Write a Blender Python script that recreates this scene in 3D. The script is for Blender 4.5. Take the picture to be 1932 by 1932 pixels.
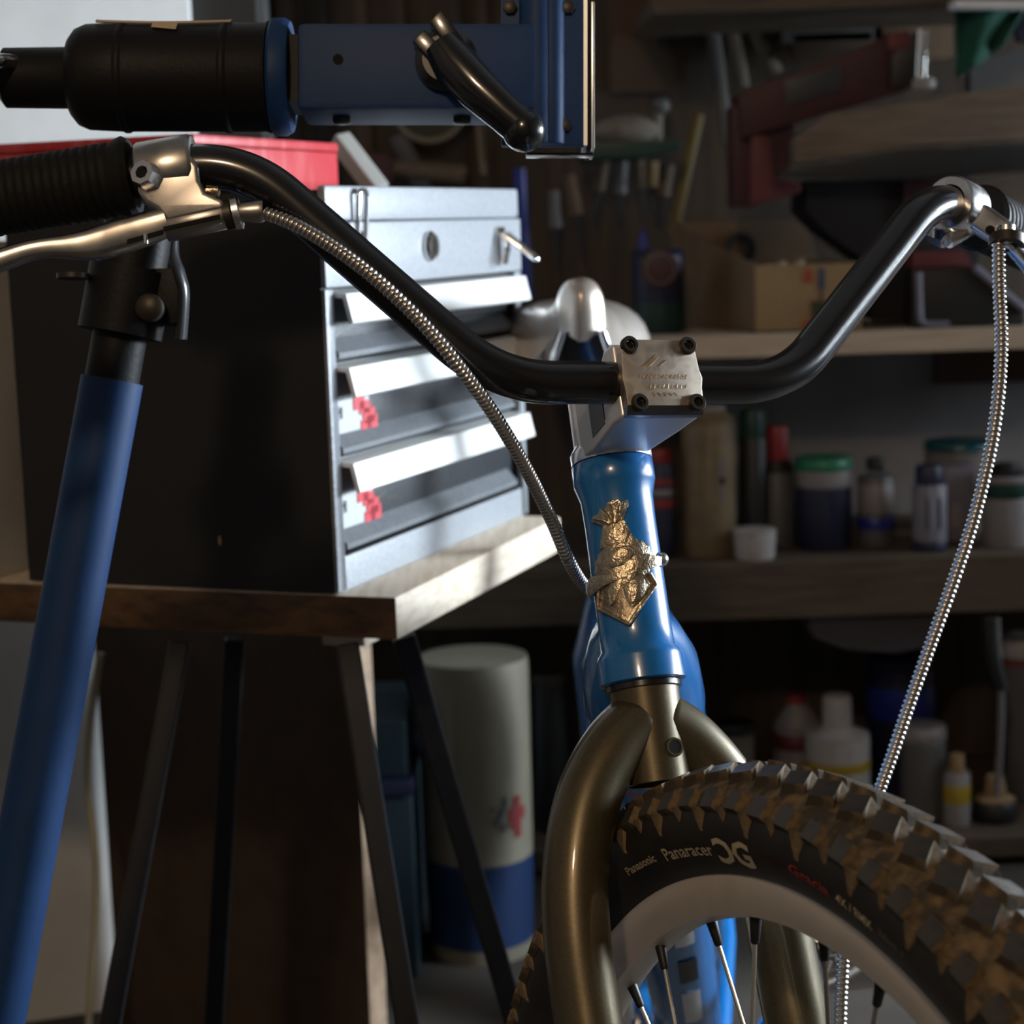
import bpy, bmesh, math, random
from mathutils import Vector, Matrix
random.seed(7)
for _o in list(bpy.data.objects):
    bpy.data.objects.remove(_o, do_unlink=True)
scene = bpy.context.scene
COL = scene.collection

# ------------------------------------------------------------------ camera
F = 3600.0                      # focal length in pixels of the 1932 px frame
PITCH, ROLL = math.radians(8.5), math.radians(1.8)
CAM = Vector((0.0, 0.0, 0.925))
FWD = Vector((0, math.cos(PITCH), -math.sin(PITCH)))
_r0 = Vector((1, 0, 0)); _u0 = Vector((0, math.sin(PITCH), math.cos(PITCH)))
RIGHT = _r0 * math.cos(ROLL) - _u0 * math.sin(ROLL)
UP = _u0 * math.cos(ROLL) + _r0 * math.sin(ROLL)
cam_data = bpy.data.cameras.new('camera')
cam_data.sensor_width = 36.0
cam_data.lens = F / 1932.0 * 36.0
cam_data.clip_start = 0.02
cam_data.dof.use_dof = True
cam_data.dof.focus_distance = 1.0
cam_data.dof.aperture_fstop = 10.5
cam = bpy.data.objects.new('camera', cam_data)
cam.matrix_world = Matrix(((RIGHT.x, UP.x, -FWD.x, CAM.x), (RIGHT.y, UP.y, -FWD.y, CAM.y),
                           (RIGHT.z, UP.z, -FWD.z, CAM.z), (0, 0, 0, 1)))
COL.objects.link(cam)
scene.camera = cam

# ------------------------------------------------------------------ world, lights, exposure
world = bpy.data.worlds.new('world'); scene.world = world; world.use_nodes = True
world.node_tree.nodes['Background'].inputs[0].default_value = (0.55, 0.7, 1.0, 1)
world.node_tree.nodes['Background'].inputs[1].default_value = 0.6

def area_light(name, loc, target, sx, sy, power, color):
    d = bpy.data.lights.new(name, 'AREA'); d.shape = 'RECTANGLE'; d.size = sx; d.size_y = sy
    d.energy = power; d.color = color
    o = bpy.data.objects.new(name, d); COL.objects.link(o); o.location = loc
    o.rotation_euler = (Vector(target) - Vector(loc)).to_track_quat('-Z', 'Y').to_euler()
    return o
DOOR_X, DOOR_Y0, DOOR_Y1, DOOR_Z1 = 1.75, 1.66, 2.14, 2.0
area_light('doorway_daylight', (DOOR_X + 0.0, (DOOR_Y0 + DOOR_Y1) / 2, DOOR_Z1 / 2), (0, (DOOR_Y0 + DOOR_Y1) / 2, DOOR_Z1 / 2),
           DOOR_Z1 - 0.1, DOOR_Y1 - DOOR_Y0 - 0.1, 300.0, (0.80, 0.91, 1.0))
scene.view_settings.view_transform = 'Standard'
scene.view_settings.look = 'None'
scene.view_settings.exposure = 0.0
scene.view_settings.gamma = 1.0
scene.view_settings.use_curve_mapping = False

# ------------------------------------------------------------------ point helpers
def P(px, py, d):
    return CAM + RIGHT * ((px - 966.0) / F * d) - UP * ((py - 966.0) / F * d) + FWD * d
def ray(px, py):
    return RIGHT * ((px - 966.0) / F) - UP * ((py - 966.0) / F) + FWD
def Pz(px, py, z):
    r = ray(px, py); return CAM + r * ((z - CAM.z) / r.z)
def Py(px, py, y):
    r = ray(px, py); return CAM + r * ((y - CAM.y) / r.y)
def pix(w):
    v = w - CAM; d = v.dot(FWD)
    return 966 + F * v.dot(RIGHT) / d, 966 - F * v.dot(UP) / d, d
# steering assembly frame (mm): u along handlebar to image right, v down the steering axis, z to the rear
_SR = ((0.91881, 0.12247, -0.37521), (-0.02155, 0.96479, 0.26215), (0.3941, -0.23279, 0.8891))
_SC = (51.41, -50.76, 1047.77)
def S(u, v, z):
    c = [(_SR[i][0] * u + _SR[i][1] * v + _SR[i][2] * z + _SC[i]) / 1000.0 for i in range(3)]
    return CAM + RIGHT * c[0] - UP * c[1] + FWD * c[2]
S0 = S(0, 0, 0)
SU = (S(1000, 0, 0) - S0).normalized(); SV = (S(0, 1000, 0) - S0).normalized(); SZ = (S(0, 0, 1000) - S0).normalized()
REACH = 62.0

# ------------------------------------------------------------------ materials
MATS = {}
def mat(name, col, rough=0.5, metal=0.0, col2=None, nscale=30.0, lo=0.4, hi=0.65, bump=0.0, bscale=80.0, coat=0.0,
        rough2=None, stretch=None, spec=0.5, coords='Object'):
    if name in MATS: return MATS[name]
    m = bpy.data.materials.new(name); m.use_nodes = True
    nt = m.node_tree; b = nt.nodes['Principled BSDF']
    b.inputs['Base Color'].default_value = (*col, 1); b.inputs['Roughness'].default_value = rough
    b.inputs['Metallic'].default_value = metal; b.inputs['Coat Weight'].default_value = coat
    b.inputs['Coat Roughness'].default_value = 0.08
    b.inputs['Specular IOR Level'].default_value = spec
    tc = nt.nodes.new('ShaderNodeTexCoord')
    src = tc.outputs[coords]
    if stretch:
        mp = nt.nodes.new('ShaderNodeMapping'); mp.inputs['Scale'].default_value = stretch
        nt.links.new(src, mp.inputs['Vector']); src = mp.outputs['Vector']
    if col2 is not None or rough2 is not None:
        n = nt.nodes.new('ShaderNodeTexNoise'); n.inputs['Scale'].default_value = nscale; n.inputs['Detail'].default_value = 5
        nt.links.new(src, n.inputs['Vector'])
        r = nt.nodes.new('ShaderNodeMapRange'); r.inputs[1].default_value = lo; r.inputs[2].default_value = hi
        nt.links.new(n.outputs['Fac'], r.inputs[0])
        if col2 is not None:
            mx = nt.nodes.new('ShaderNodeMix'); mx.data_type = 'RGBA'
            mx.inputs[6].default_value = (*col, 1); mx.inputs[7].default_value = (*col2, 1)
            nt.links.new(r.outputs[0], mx.inputs[0]); nt.links.new(mx.outputs[2], b.inputs['Base Color'])
        if rough2 is not None:
            r2 = nt.nodes.new('ShaderNodeMapRange'); r2.inputs[3].default_value = rough; r2.inputs[4].default_value = rough2
            nt.links.new(r.outputs[0], r2.inputs[0]); nt.links.new(r2.outputs[0], b.inputs['Roughness'])
    if bump > 0:
        n2 = nt.nodes.new('ShaderNodeTexNoise'); n2.inputs['Scale'].default_value = bscale; n2.inputs['Detail'].default_value = 4
        nt.links.new(src, n2.inputs['Vector'])
        bp = nt.nodes.new('ShaderNodeBump'); bp.inputs['Strength'].default_value = bump; bp.inputs['Distance'].default_value = 0.002
        nt.links.new(n2.outputs['Fac'], bp.inputs['Height']); nt.links.new(bp.outputs['Normal'], b.inputs['Normal'])
    MATS[name] = m
    return m

# ------------------------------------------------------------------ mesh builder
WO = {}                          # world origin of every built object
def wo(o): return WO[o.name] if o is not None else Vector((0, 0, 0))
def perp(a):
    a = a.normalized(); t = Vector((0, 0, 1)) if abs(a.z) < 0.9 else Vector((1, 0, 0))
    x = a.cross(t).normalized(); return x, a.cross(x).normalized()
class MB:
    def __init__(s): s.v = []; s.f = []; s.m = []; s.mi = 0
    def add(s, vs, fs):
        k = len(s.v); s.v += [Vector(x) for x in vs]
        for q in fs: s.f.append(tuple(i + k for i in q)); s.m.append(s.mi)
        return s
    def box(s, c, ex, ey, ez):       # half-extent vectors
        c = Vector(c); vs = [c + ex * i + ey * j + ez * k for i in (-1, 1) for j in (-1, 1) for k in (-1, 1)]
        fs = [(0, 1, 3, 2), (4, 6, 7, 5), (0, 4, 5, 1), (2, 3, 7, 6), (0, 2, 6, 4), (1, 5, 7, 3)]
        if ex.cross(ey).dot(ez) < 0: fs = [q[::-1] for q in fs]
        return s.add(vs, fs)
    def abox(s, x0, x1, y0, y1, z0, z1):
        return s.box(((x0 + x1) / 2, (y0 + y1) / 2, (z0 + z1) / 2), Vector(((x1 - x0) / 2, 0, 0)), Vector((0, (y1 - y0) / 2, 0)), Vector((0, 0, (z1 - z0) / 2)))
    def tube(s, path, radii, seg=16, caps=True, up=None, squash=1.0):
        path = [Vector(p) for p in path]; n = len(path)
        if not hasattr(radii, '__len__'): radii = [radii] * n
        rings = []; x = None
        for i, p in enumerate(path):
            t = (path[min(i + 1, n - 1)] - path[max(i - 1, 0)]).normalized()
            if x is None:
                x = perp(t)[0] if up is None else (Vector(up) - t * Vector(up).dot(t)).normalized()
            else:
                x = (x - t * x.dot(t)).normalized()
            y = t.cross(x)
            rings.append([p + (x * math.cos(a) + y * math.sin(a) * squash) * radii[i] for a in [2 * math.pi * k / seg for k in range(seg)]])
        vs = [q for r in rings for q in r]; fs = []
        for i in range(n - 1):
            for k in range(seg):
                k2 = (k + 1) % seg
                fs.append((i * seg + k, i * seg + k2, (i + 1) * seg + k2, (i + 1) * seg + k))
        if caps:
            fs.append(tuple(range(seg))[::-1]); fs.append(tuple((n - 1) * seg + k for k in range(seg)))
        return s.add(vs, fs)
    def lathe(s, o, axis, prof, seg=32, caps=True, xdir=None):    # prof: (distance along axis, radius)
        o = Vector(o); axis = Vector(axis).normalized()
        if xdir is None: x, y = perp(axis)
        else:
            x = (Vector(xdir) - axis * Vector(xdir).dot(axis)).normalized(); y = axis.cross(x)
        vs = []; fs = []
        for (d, r) in prof:
            for k in range(seg):
                a = 2 * math.pi * k / seg
                vs.append(o + axis * d + (x * math.cos(a) + y * math.sin(a)) * r)
        for i in range(len(prof) - 1):
            for k in range(seg):
                k2 = (k + 1) % seg
                fs.append((i * seg + k, i * seg + k2, (i + 1) * seg + k2, (i + 1) * seg + k))
        if caps:
            if prof[0][1] > 1e-6: fs.append(tuple(range(seg))[::-1])
            if prof[-1][1] > 1e-6: fs.append(tuple((len(prof) - 1) * seg + k for k in range(seg)))
        return s.add(vs, fs)
    def ring(s, o, axis, prof, seg=64):    # closed profile swept around the axis
        o = Vector(o); axis = Vector(axis).normalized(); x, y = perp(axis); n = len(prof); vs = []; fs = []
        for k in range(seg):
            a = 2 * math.pi * k / seg; e = x * math.cos(a) + y * math.sin(a)
            for (d, r) in prof: vs.append(o + axis * d + e * r)
        for k in range(seg):
            k2 = (k + 1) % seg
            for i in range(n):
                i2 = (i + 1) % n
                fs.append((k * n + i, k * n + i2, k2 * n + i2, k2 * n + i))
        return s.add(vs, fs)
    def prism(s, poly, thick):     # polygon of world points, thickness vector
        poly = [Vector(p) for p in poly]; t = Vector(thick); n = len(poly)
        nn = Vector((0, 0, 0))
        for i in range(n): nn += (poly[i] - poly[0]).cross(poly[(i + 1) % n] - poly[0])
        if nn.dot(t) > 0: poly = poly[::-1]
        vs = poly + [p + t for p in poly]
        fs = [tuple(range(n)), tuple(range(2 * n - 1, n - 1, -1))]
        for i in range(n):
            j = (i + 1) % n; fs.append((i, i + n, j + n, j))
        return s.add(vs, fs)
    def sphere(s, c, r, seg=20, rings=10, sc=(1, 1, 1)):
        prof = [(-r * math.cos(math.pi * i / rings), max(r * math.sin(math.pi * i / rings), 1e-5)) for i in range(rings + 1)]
        k = len(s.v); s.lathe((0, 0, 0), (0, 0, 1), prof, seg, caps=False)
        for i in range(k, len(s.v)): s.v[i] = Vector((s.v[i].x * sc[0], s.v[i].y * sc[1], s.v[i].z * sc[2])) + Vector(c)
        return s
    def mesh(s, name, mats, origin, smooth=True, angle=38, bevel=0.0, bseg=2):
        me = bpy.data.meshes.new(name)
        me.from_pydata([tuple(v - origin) for v in s.v], [], s.f)
        if not isinstance(mats, (list, tuple)): mats = [mats]
        for m in mats: me.materials.append(m)
        me.polygons.foreach_set('material_index', s.m)
        bm = bmesh.new(); bm.from_mesh(me)
        bmesh.ops.remove_doubles(bm, verts=bm.verts, dist=1e-7)
        bmesh.ops.recalc_face_normals(bm, faces=bm.faces)
        if bevel > 0:
            es = [e for e in bm.edges if len(e.link_faces) == 2 and e.calc_face_angle(0) > math.radians(35)]
            bmesh.ops.bevel(bm, geom=es, offset=bevel, segments=bseg, affect='EDGES', profile=0.6, clamp_overlap=True)
        bm.to_mesh(me); bm.free()
        if smooth:
            me.polygons.foreach_set('use_smooth', [True] * len(me.polygons)); me.set_sharp_from_angle(angle=math.radians(angle))
        me.update()
        return me
    def build(s, name, mats, parent=None, origin=None, **kw):
        if origin is None:
            lo = Vector((min(v.x for v in s.v), min(v.y for v in s.v), min(v.z for v in s.v)))
            hi = Vector((max(v.x for v in s.v), max(v.y for v in s.v), max(v.z for v in s.v)))
            origin = (lo + hi) / 2
            if parent is None: origin.z = lo.z
        origin = Vector(origin)
        o = bpy.data.objects.new(name, s.mesh(name, mats, origin, **kw)); COL.objects.link(o)
        if parent is not None: o.parent = parent
        o.location = origin - wo(parent); WO[o.name] = origin
        return o
def inst(name, me, M4, parent):
    o = bpy.data.objects.new(name, me); COL.objects.link(o); o.parent = parent
    o.matrix_basis = Matrix.Translation(-wo(parent)) @ M4
    return o
def empty(name, loc):
    o = bpy.data.objects.new(name, None); o.empty_display_size = 0.05; COL.objects.link(o)
    o.location = loc; WO[o.name] = Vector(loc); return o
def tag(o, label=None, cat=None, group=None, kind=None):
    if label: o['label'] = label
    if cat: o['category'] = cat
    if group: o['group'] = group
    if kind: o['kind'] = kind
    return o
def spline(pts, n):
    pts = [Vector(p) for p in pts]; out = []
    for i in range(len(pts) - 1):
        p0 = pts[max(i - 1, 0)]; p1 = pts[i]; p2 = pts[i + 1]; p3 = pts[min(i + 2, len(pts) - 1)]
        for k in range(n):
            t = k / n
            out.append(0.5 * ((2 * p1) + (p2 - p0) * t + (2 * p0 - 5 * p1 + 4 * p2 - p3) * t * t + (3 * p1 - p0 - 3 * p2 + p3) * t ** 3))
    out.append(pts[-1]); return out
def fillet(pts, r, n=10):
    pts = [Vector(p) for p in pts]; out = [pts[0]]
    for i in range(1, len(pts) - 1):
        a = (pts[i - 1] - pts[i]); b = (pts[i + 1] - pts[i]); rr = min(r, a.length * 0.48, b.length * 0.48)
        A = pts[i] + a.normalized() * rr; B = pts[i] + b.normalized() * rr
        for k in range(n + 1):
            t = k / n; out.append(A * (1 - t) ** 2 + pts[i] * 2 * t * (1 - t) + B * t * t)
    out.append(pts[-1]); return out
def resample(path, step):
    L = [0.0]
    for i in range(1, len(path)): L.append(L[-1] + (path[i] - path[i - 1]).length)
    n = max(2, int(L[-1] / step)); out = []; j = 0
    for i in range(n + 1):
        d = L[-1] * i / n
        while j < len(L) - 2 and L[j + 1] < d: j += 1
        t = (d - L[j]) / max(L[j + 1] - L[j], 1e-9); out.append(path[j].lerp(path[j + 1], min(max(t, 0), 1)))
    return out
def text_polys(txt, size, bold=0.0):
    """flat mesh of a text: vertices (x, y) and faces"""
    cu = bpy.data.curves.new('lettering', 'FONT'); cu.body = txt; cu.size = size; cu.resolution_u = 2; cu.offset = bold
    o = bpy.data.objects.new('lettering', cu); COL.objects.link(o)
    dg = bpy.context.evaluated_depsgraph_get(); me = o.evaluated_get(dg).to_mesh()
    vs = [(v.co.x, v.co.y) for v in me.vertices]; fs = [tuple(p.vertices) for p in me.polygons]
    o.evaluated_get(dg).to_mesh_clear(); bpy.data.objects.remove(o, do_unlink=True); bpy.data.curves.remove(cu)
    return vs, fs

# ------------------------------------------------------------------ palette
alu = mat('polished_aluminium', (0.50, 0.47, 0.44), 0.24, 1.0, rough2=0.36, nscale=60)
alu_bright = mat('bright_aluminium', (0.82, 0.82, 0.84), 0.2, 1.0, rough2=0.32, nscale=80)
alu_rim = mat('brushed_rim_aluminium', (0.74, 0.67, 0.60), 0.40, 0.5, rough2=0.5, nscale=90)
chrome = mat('chrome', (0.85, 0.85, 0.86), 0.1, 1.0)
steel_hose = mat('stainless_hose', (0.68, 0.63, 0.58), 0.25, 1.0)
black_gloss = mat('black_gloss_paint', (0.008, 0.008, 0.009), 0.2, 0.0, coat=0.6)
black_bolt = mat('black_bolt_steel', (0.05, 0.042, 0.035), 0.45, 0.7)
black_plastic = mat('black_plastic', (0.008, 0.008, 0.009), 0.5, bump=0.1, bscale=400, spec=.18)
black_rubber = mat('black_rubber', (0.007, 0.007, 0.007), 0.65, bump=0.2, bscale=300, spec=.2)
hole_black = mat('deep_black', (0.002, 0.002, 0.002), 0.9)
bike_blue = mat('bicycle_blue_paint', (0.008, 0.14, 0.42), 0.25, coat=0.8)
bronze = mat('bronze_fork_paint', (0.085, 0.068, 0.036), 0.36, 0.6, col2=(0.105, 0.082, 0.044), nscale=700, coat=0.4)
brass = mat('badge_brass', (0.66, 0.54, 0.38), 0.3, 1.0, col2=(0.46, 0.38, 0.28), nscale=220, bump=0.35, bscale=500)
stand_blue = mat('repair_stand_blue', (0.007, 0.036, 0.12), 0.55, col2=(0.009, 0.042, 0.135), nscale=25, spec=.3, bump=0.05, bscale=300)
tire_rubber = mat('tire_sidewall_rubber', (0.012, 0.011, 0.010), 0.55, col2=(0.02, 0.016, 0.011), nscale=60)
knob_top = mat('tread_rubber_worn', (0.030, 0.027, 0.025), 0.33, col2=(0.055, 0.045, 0.034), nscale=150, rough2=0.5)
dust = mat('tread_rubber_dusty', (0.155, 0.102, 0.050), 0.85, col2=(0.038, 0.029, 0.018), nscale=110, lo=0.36, hi=0.58, bump=0.3, bscale=300)
print_cream = mat('tire_print_cream', (0.48, 0.40, 0.26), 0.6)
print_red = mat('tire_print_red', (0.32, 0.03, 0.035), 0.6)
print_dark_red = mat('tire_print_dark_red', (0.035, 0.008, 0.007), 0.6)

# ================================================================== the setting
white_wall = mat('white_painted_wall', (0.62, 0.63, 0.63), 0.85, col2=(0.52, 0.53, 0.53), nscale=6, bump=0.25, bscale=40)
dark_wood_wall = mat('dark_board_wall', (0.060, 0.042, 0.028), 0.85, col2=(0.035, 0.025, 0.018), nscale=5, stretch=(9, 9, 0.8), bump=0.4, bscale=40)
grey_wall = mat('grey_render_wall', (0.16, 0.15, 0.14), 0.9, col2=(0.12, 0.11, 0.10), nscale=4, bump=0.3)
floor_mat = mat('workshop_floor', (0.045, 0.036, 0.028), 0.8, col2=(0.03, 0.025, 0.02), nscale=9, bump=0.3)
pale_wood = mat('pale_planed_timber', (0.62, 0.53, 0.43), 0.6, col2=(0.50, 0.41, 0.31), nscale=4, stretch=(40, 3, 40), bump=0.25, bscale=30)
brown_wood = mat('brown_stained_timber', (0.115, 0.058, 0.022), 0.6, col2=(0.055, 0.028, 0.012), nscale=6, stretch=(4, 20, 20), bump=0.3, bscale=40)
shelf_wood = mat('old_shelf_timber', (0.085, 0.058, 0.036), 0.75, col2=(0.05, 0.034, 0.022), nscale=5, stretch=(2, 12, 20), bump=0.3, bscale=50)
shelf_pale = mat('pale_shelf_timber', (0.52, 0.42, 0.32), 0.7, col2=(0.42, 0.33, 0.25), nscale=5, stretch=(2, 12, 25), bump=0.2, bscale=50)
chipboard = mat('chipboard_face', (0.058, 0.034, 0.019), 0.8, col2=(0.045, 0.026, 0.014), nscale=25, bump=0.2)
chip_edge = mat('chipboard_edge', (0.40, 0.29, 0.20), 0.9, col2=(0.28, 0.19, 0.13), nscale=60, bump=0.4)
def struct(name, mb, m, **kw):
    o = mb.build(name, m, **kw); o['kind'] = 'structure'; return o
RX, LX, BY, FY, CH = 1.75, -1.7, 3.05, -1.3, 2.6
struct('floor', MB().abox(LX - .1, RX + .1, FY - .1, BY + .1, -0.1, 0), floor_mat, smooth=False)
struct('ceiling', MB().abox(LX - .1, RX + .1, FY - .1, BY + .1, CH, CH + .1), grey_wall, smooth=False)
struct('wall_back', MB().abox(LX - .1, RX + .1, BY, BY + .1, 0, CH), dark_wood_wall, smooth=False)
struct('wall_left', MB().abox(LX - .1, LX, FY, BY, 0, CH), grey_wall, smooth=False)
struct('wall_front', MB().abox(LX - .1, RX + .1, FY - .1, FY, 0, CH), grey_wall, smooth=False)
w = MB()
w.abox(RX, RX + .1, FY, DOOR_Y0, 0, CH); w.abox(RX, RX + .1, DOOR_Y1, BY, 0, CH); w.abox(RX, RX + .1, DOOR_Y0, DOOR_Y1, DOOR_Z1, CH)
struct('wall_right', w, grey_wall, smooth=False)
w = MB()
w.abox(RX - .01, RX + .11, DOOR_Y0 - .05, DOOR_Y0, 0, DOOR_Z1 + .05); w.abox(RX - .01, RX + .11, DOOR_Y1, DOOR_Y1 + .05, 0, DOOR_Z1 + .05)
w.abox(RX - .01, RX + .11, DOOR_Y0, DOOR_Y1, DOOR_Z1, DOOR_Z1 + .05)
struct('door_1', w, white_wall, smooth=False)
CORNER_Y = 2.25
cx = Py(356, 30, CORNER_Y).x
wl_ = CORNER_Y - (cx - LX) * .30
struct('wall_corner', MB().prism([Vector((LX, wl_, 0)), Vector((cx, CORNER_Y, 0)), Vector((cx, BY, 0)), Vector((LX, BY, 0))], Vector((0, 0, CH))), white_wall, smooth=False)
struct('wall_light_blocker', MB().abox(0.64, RX, 2.17, 2.23, 0, CH), dark_wood_wall, smooth=False)  # unseen wall, added to keep the doorway light off the back shelves
struct('trim_1', MB().abox(cx, cx + 0.075, CORNER_Y + .02, CORNER_Y + .1, 0, CH), mat('dark_post', (0.02, 0.018, 0.017), 0.8), smooth=False)

# warm ceiling bulb behind the camera
LAMP = Vector((-0.40, -1.0, 2.30))
lamp = tag(empty('ceiling_lamp', LAMP), 'bare warm bulb hanging on a cord from the ceiling', 'lamp')
MB().tube([LAMP + Vector((0, 0, .1)), Vector((LAMP.x, LAMP.y, CH))], 0.004, 8).build('cord', black_plastic, lamp)
MB().lathe(LAMP + Vector((0, 0, .05)), (0, 0, 1), [(0, .018), (.04, .018), (.055, .008)], 20).build('socket', black_plastic, lamp)
em = bpy.data.materials.new('bulb_glow'); em.use_nodes = True
_b = em.node_tree.nodes['Principled BSDF']; _b.inputs['Emission Color'].default_value = (1, .72, .42, 1); _b.inputs['Emission Strength'].default_value = 30
MB().sphere(LAMP + Vector((0, 0, .02)), 0.03).build('bulb', em, lamp)
ld = bpy.data.lights.new('bulb_light', 'POINT'); ld.energy = 54.0; ld.color = (1.0, 0.73, 0.47); ld.shadow_soft_size = 0.09
lo_ = bpy.data.objects.new('bulb_light', ld); COL.objects.link(lo_); lo_.location = LAMP + Vector((0, 0, -0.09))

# ================================================================== work bench and what stands on it
T0 = P(640, 1120, 1.44); ZB = T0.z - .001
AD = Vector((0.36, 0.93, 0)).normalized(); SD = Vector((-AD.y, AD.x, 0)); ZD = Vector((0, 0, 1))
def TB(s, a, z): return T0 + SD * s + AD * a + ZD * z
c0 = Pz(747, 1127, ZB); c1 = Pz(1058, 974, ZB)
e1 = (c1 - c0); LB = e1.length; e1.normalize(); e2 = Vector((-e1.y, e1.x, 0))
TH = 0.033
bench = empty('trestle_bench', Vector((c0.x, c0.y, 0)) + e2 * .3 + e1 * .2)
tag(bench, 'wooden bench top on black steel trestle legs, under the black and silver toolbox', 'workbench')
m_ = MB(); m_.prism([c0, c0 + e1 * LB, c0 + e1 * LB + e2 * 0.95, c0 + e2 * 0.95], Vector((0, 0, -TH)))
top = m_.build('bench_top', [pale_wood, brown_wood], bench, bevel=0.003)
for p_ in top.data.polygons:        # the sawn end facing the room is stained, the planed faces are bare
    if p_.normal.dot(-e1) > 0.5: p_.material_index = 1
leg_black = mat('trestle_black_steel', (0.004, 0.0045, 0.007), 0.42, 0.0, col2=(0.007, 0.007, 0.010), nscale=60, spec=.35)
zu = ZB - TH
def leg(pa, pb, r):
    a = pa; dirv = (pb - pa).normalized(); b = a + dirv * ((a.z - 0.0) / -dirv.z)
    MB().tube([a, b], [r, r], 4, up=Vector((1, -0.8, 0))).build('leg', leg_black, bench, smooth=False, bevel=0.002)
def onz(px, py): return Pz(px, py, zu - 0.004)
def legpx(p0, p1, d0, d1, r):
    leg(P(p0[0], p0[1], d0), P(p1[0], p1[1], d1), r)
legpx((340, 1210), (208, 1932), 1.50, 1.46, 0.0115)
legpx((443, 1205), (404, 1932), 1.70, 1.74, 0.0125)
legpx((655, 1215), (768, 1932), 1.46, 1.42, 0.0125)
legpx((762, 1200), (950, 1850), 1.58, 1.62, 0.0135)
MB().tube([Vector((P(330, 1203, 1.64).x, 1.66, zu - .015)), Vector((P(700, 1203, 1.64).x, 1.66, zu - .015))], 0.016, 4, up=(0, 0, 1)).build('crossbar', leg_black, bench, smooth=False)
bear0 = P(690, 1250, 1.62)
bear = MB().box(bear0 + e1 * 0.22 + e2 * 0.02, e1 * 0.22, e2 * 0.02, Vector((0, 0, 0.022)))
dz = (zu - 0.001) - max(v.z for v in bear.v)
for v in bear.v: v.z += dz
bear.build('bearer', pale_wood, bench, bevel=0.002)

# ---- toolbox
tb_black = mat('toolbox_black_paint', (0.010, 0.010, 0.011), 0.6, bump=0.15, bscale=500)
tb_grey = mat('toolbox_hammered_grey', (0.28, 0.295, 0.32), 0.42, 0.1, col2=(0.235, 0.25, 0.275), nscale=260, bump=0.25, bscale=350)
tb_dark = mat('toolbox_drawer_charcoal', (0.022, 0.024, 0.029), 0.4, 0.1, col2=(0.013, 0.015, 0.019), nscale=200, bump=0.3, bscale=350)
tb_lip = mat('toolbox_drawer_lip', (0.15, 0.16, 0.175), 0.4, 0.1, col2=(0.12, 0.13, 0.145), nscale=200)
tb_alu = mat('toolbox_handle_strip', (0.86, 0.87, 0.86), 0.35, 0.35)
sticker_grey = mat('sticker_grey', (0.42, 0.44, 0.45), 0.5)
sticker_red = mat('sticker_red', (0.5, 0.03, 0.045), 0.5)
sticker_ink = mat('sticker_ink', (0.02, 0.022, 0.025), 0.5)
TL, TD, TZ = 0.409, 0.277, 0.302
tbx = empty('toolbox', TB(TD / 2, TL / 2, 0))
tag(tbx, 'black metal toolbox with three grey drawers and two latches, standing on the bench', 'toolbox')
def tbox(mb, s0, s1, a0, a1, z0, z1):
    return mb.box(TB((s0 + s1) / 2, (a0 + a1) / 2, (z0 + z1) / 2), SD * ((s1 - s0) / 2), AD * ((a1 - a0) / 2), ZD * ((z1 - z0) / 2))
m_ = tbox(MB(), 0.018, TD, 0.0, TL, 0.0, TZ - .001); tbox(m_, .0038, .0182, 0, .0125, 0, TZ - .001); tbox(m_, .0038, .0182, TL - .0125, TL, 0, TZ - .001)
tbox(m_, .0038, .0182, .0126, TL - .0126, .229, TZ - .001); tbox(m_, .0038, .0182, .0126, TL - .0126, 0, .026)
m_.build('body', tb_black, tbx)
m_ = MB(); tbox(m_, 0, .0036, .0, .013, .0, .228); tbox(m_, 0, .0036, TL - .014, TL, 0, .228); tbox(m_, 0, .0036, .013, TL - .014, 0, .026)
m_.build('front_frame', tb_grey, tbx, bevel=0.0012)
lid = tbox(MB(), -.001, .0036, .0, TL, .229, .277).build('compartment_front', tb_grey, tbx, bevel=0.0015)
lid = tbox(MB(), -.004, .0036, -.001, TL - .012, .278, TZ + .002).build('lid_lip', tb_grey, tbx, bevel=0.003)
def drawer(z0, z1, sticker):
    d = tbox(MB(), .009, .0175, .0135, TL - .0145, z0, z1).build('drawer', tb_dark, tbx, bevel=0.0008)
    m = MB()      # folded lower lip
    prof = [(.009, z0 + .002), (-.001, z0 + .002), (-.001, z0 + .006), (.009, z0 + .017)]
    m.prism([TB(s, .016, z) for s, z in prof], AD * (TL - .045)); m.build('lip', tb_lip, d, smooth=False)
    m = MB()      # aluminium pull strip along the top edge
    prof = [(.009, z1 - .001), (-.010, z1 - .003), (-.015, z1 - .024), (-.012, z1 - .0255), (-.007, z1 - .006), (.009, z1 - .0045)]
    m.prism([TB(s, .0138, z) for s, z in prof], AD * (TL - .029)); m.build('pull_strip', tb_alu, d, smooth=False)
    if sticker:
        zc = z1 - .045
        s_ = tbox(MB(), .0078, .009, .015, .083, zc - .013, zc + .016).build('sticker', sticker_grey, d, smooth=False)
        m = MB()
        for (a0, a1, q0, q1) in ((.054, .074, .006, .016), (.064, .083, .002, .012), (.070, .092, -.006, .006), (.076, .096, -.012, .0), (.066, .084, -.013, -.003)):
            tbox(m, .0070, .0088, a0, a1, zc + q0, zc + q1)
        m.build('sticker_mark', sticker_red, d, smooth=False)
        m = MB()
        for (a0, a1, q0, q1) in ((.018, .021, .0, .013), (.021, .024, .005, .010), (.025, .028, .001, .012), (.028, .034, .006, .009), (.031, .034, .002, .011)):
            tbox(m, .0072, .0084, a0, a1, zc + q0, zc + q1)
        m.build('sticker_print', sticker_ink, d, smooth=False)
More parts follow.
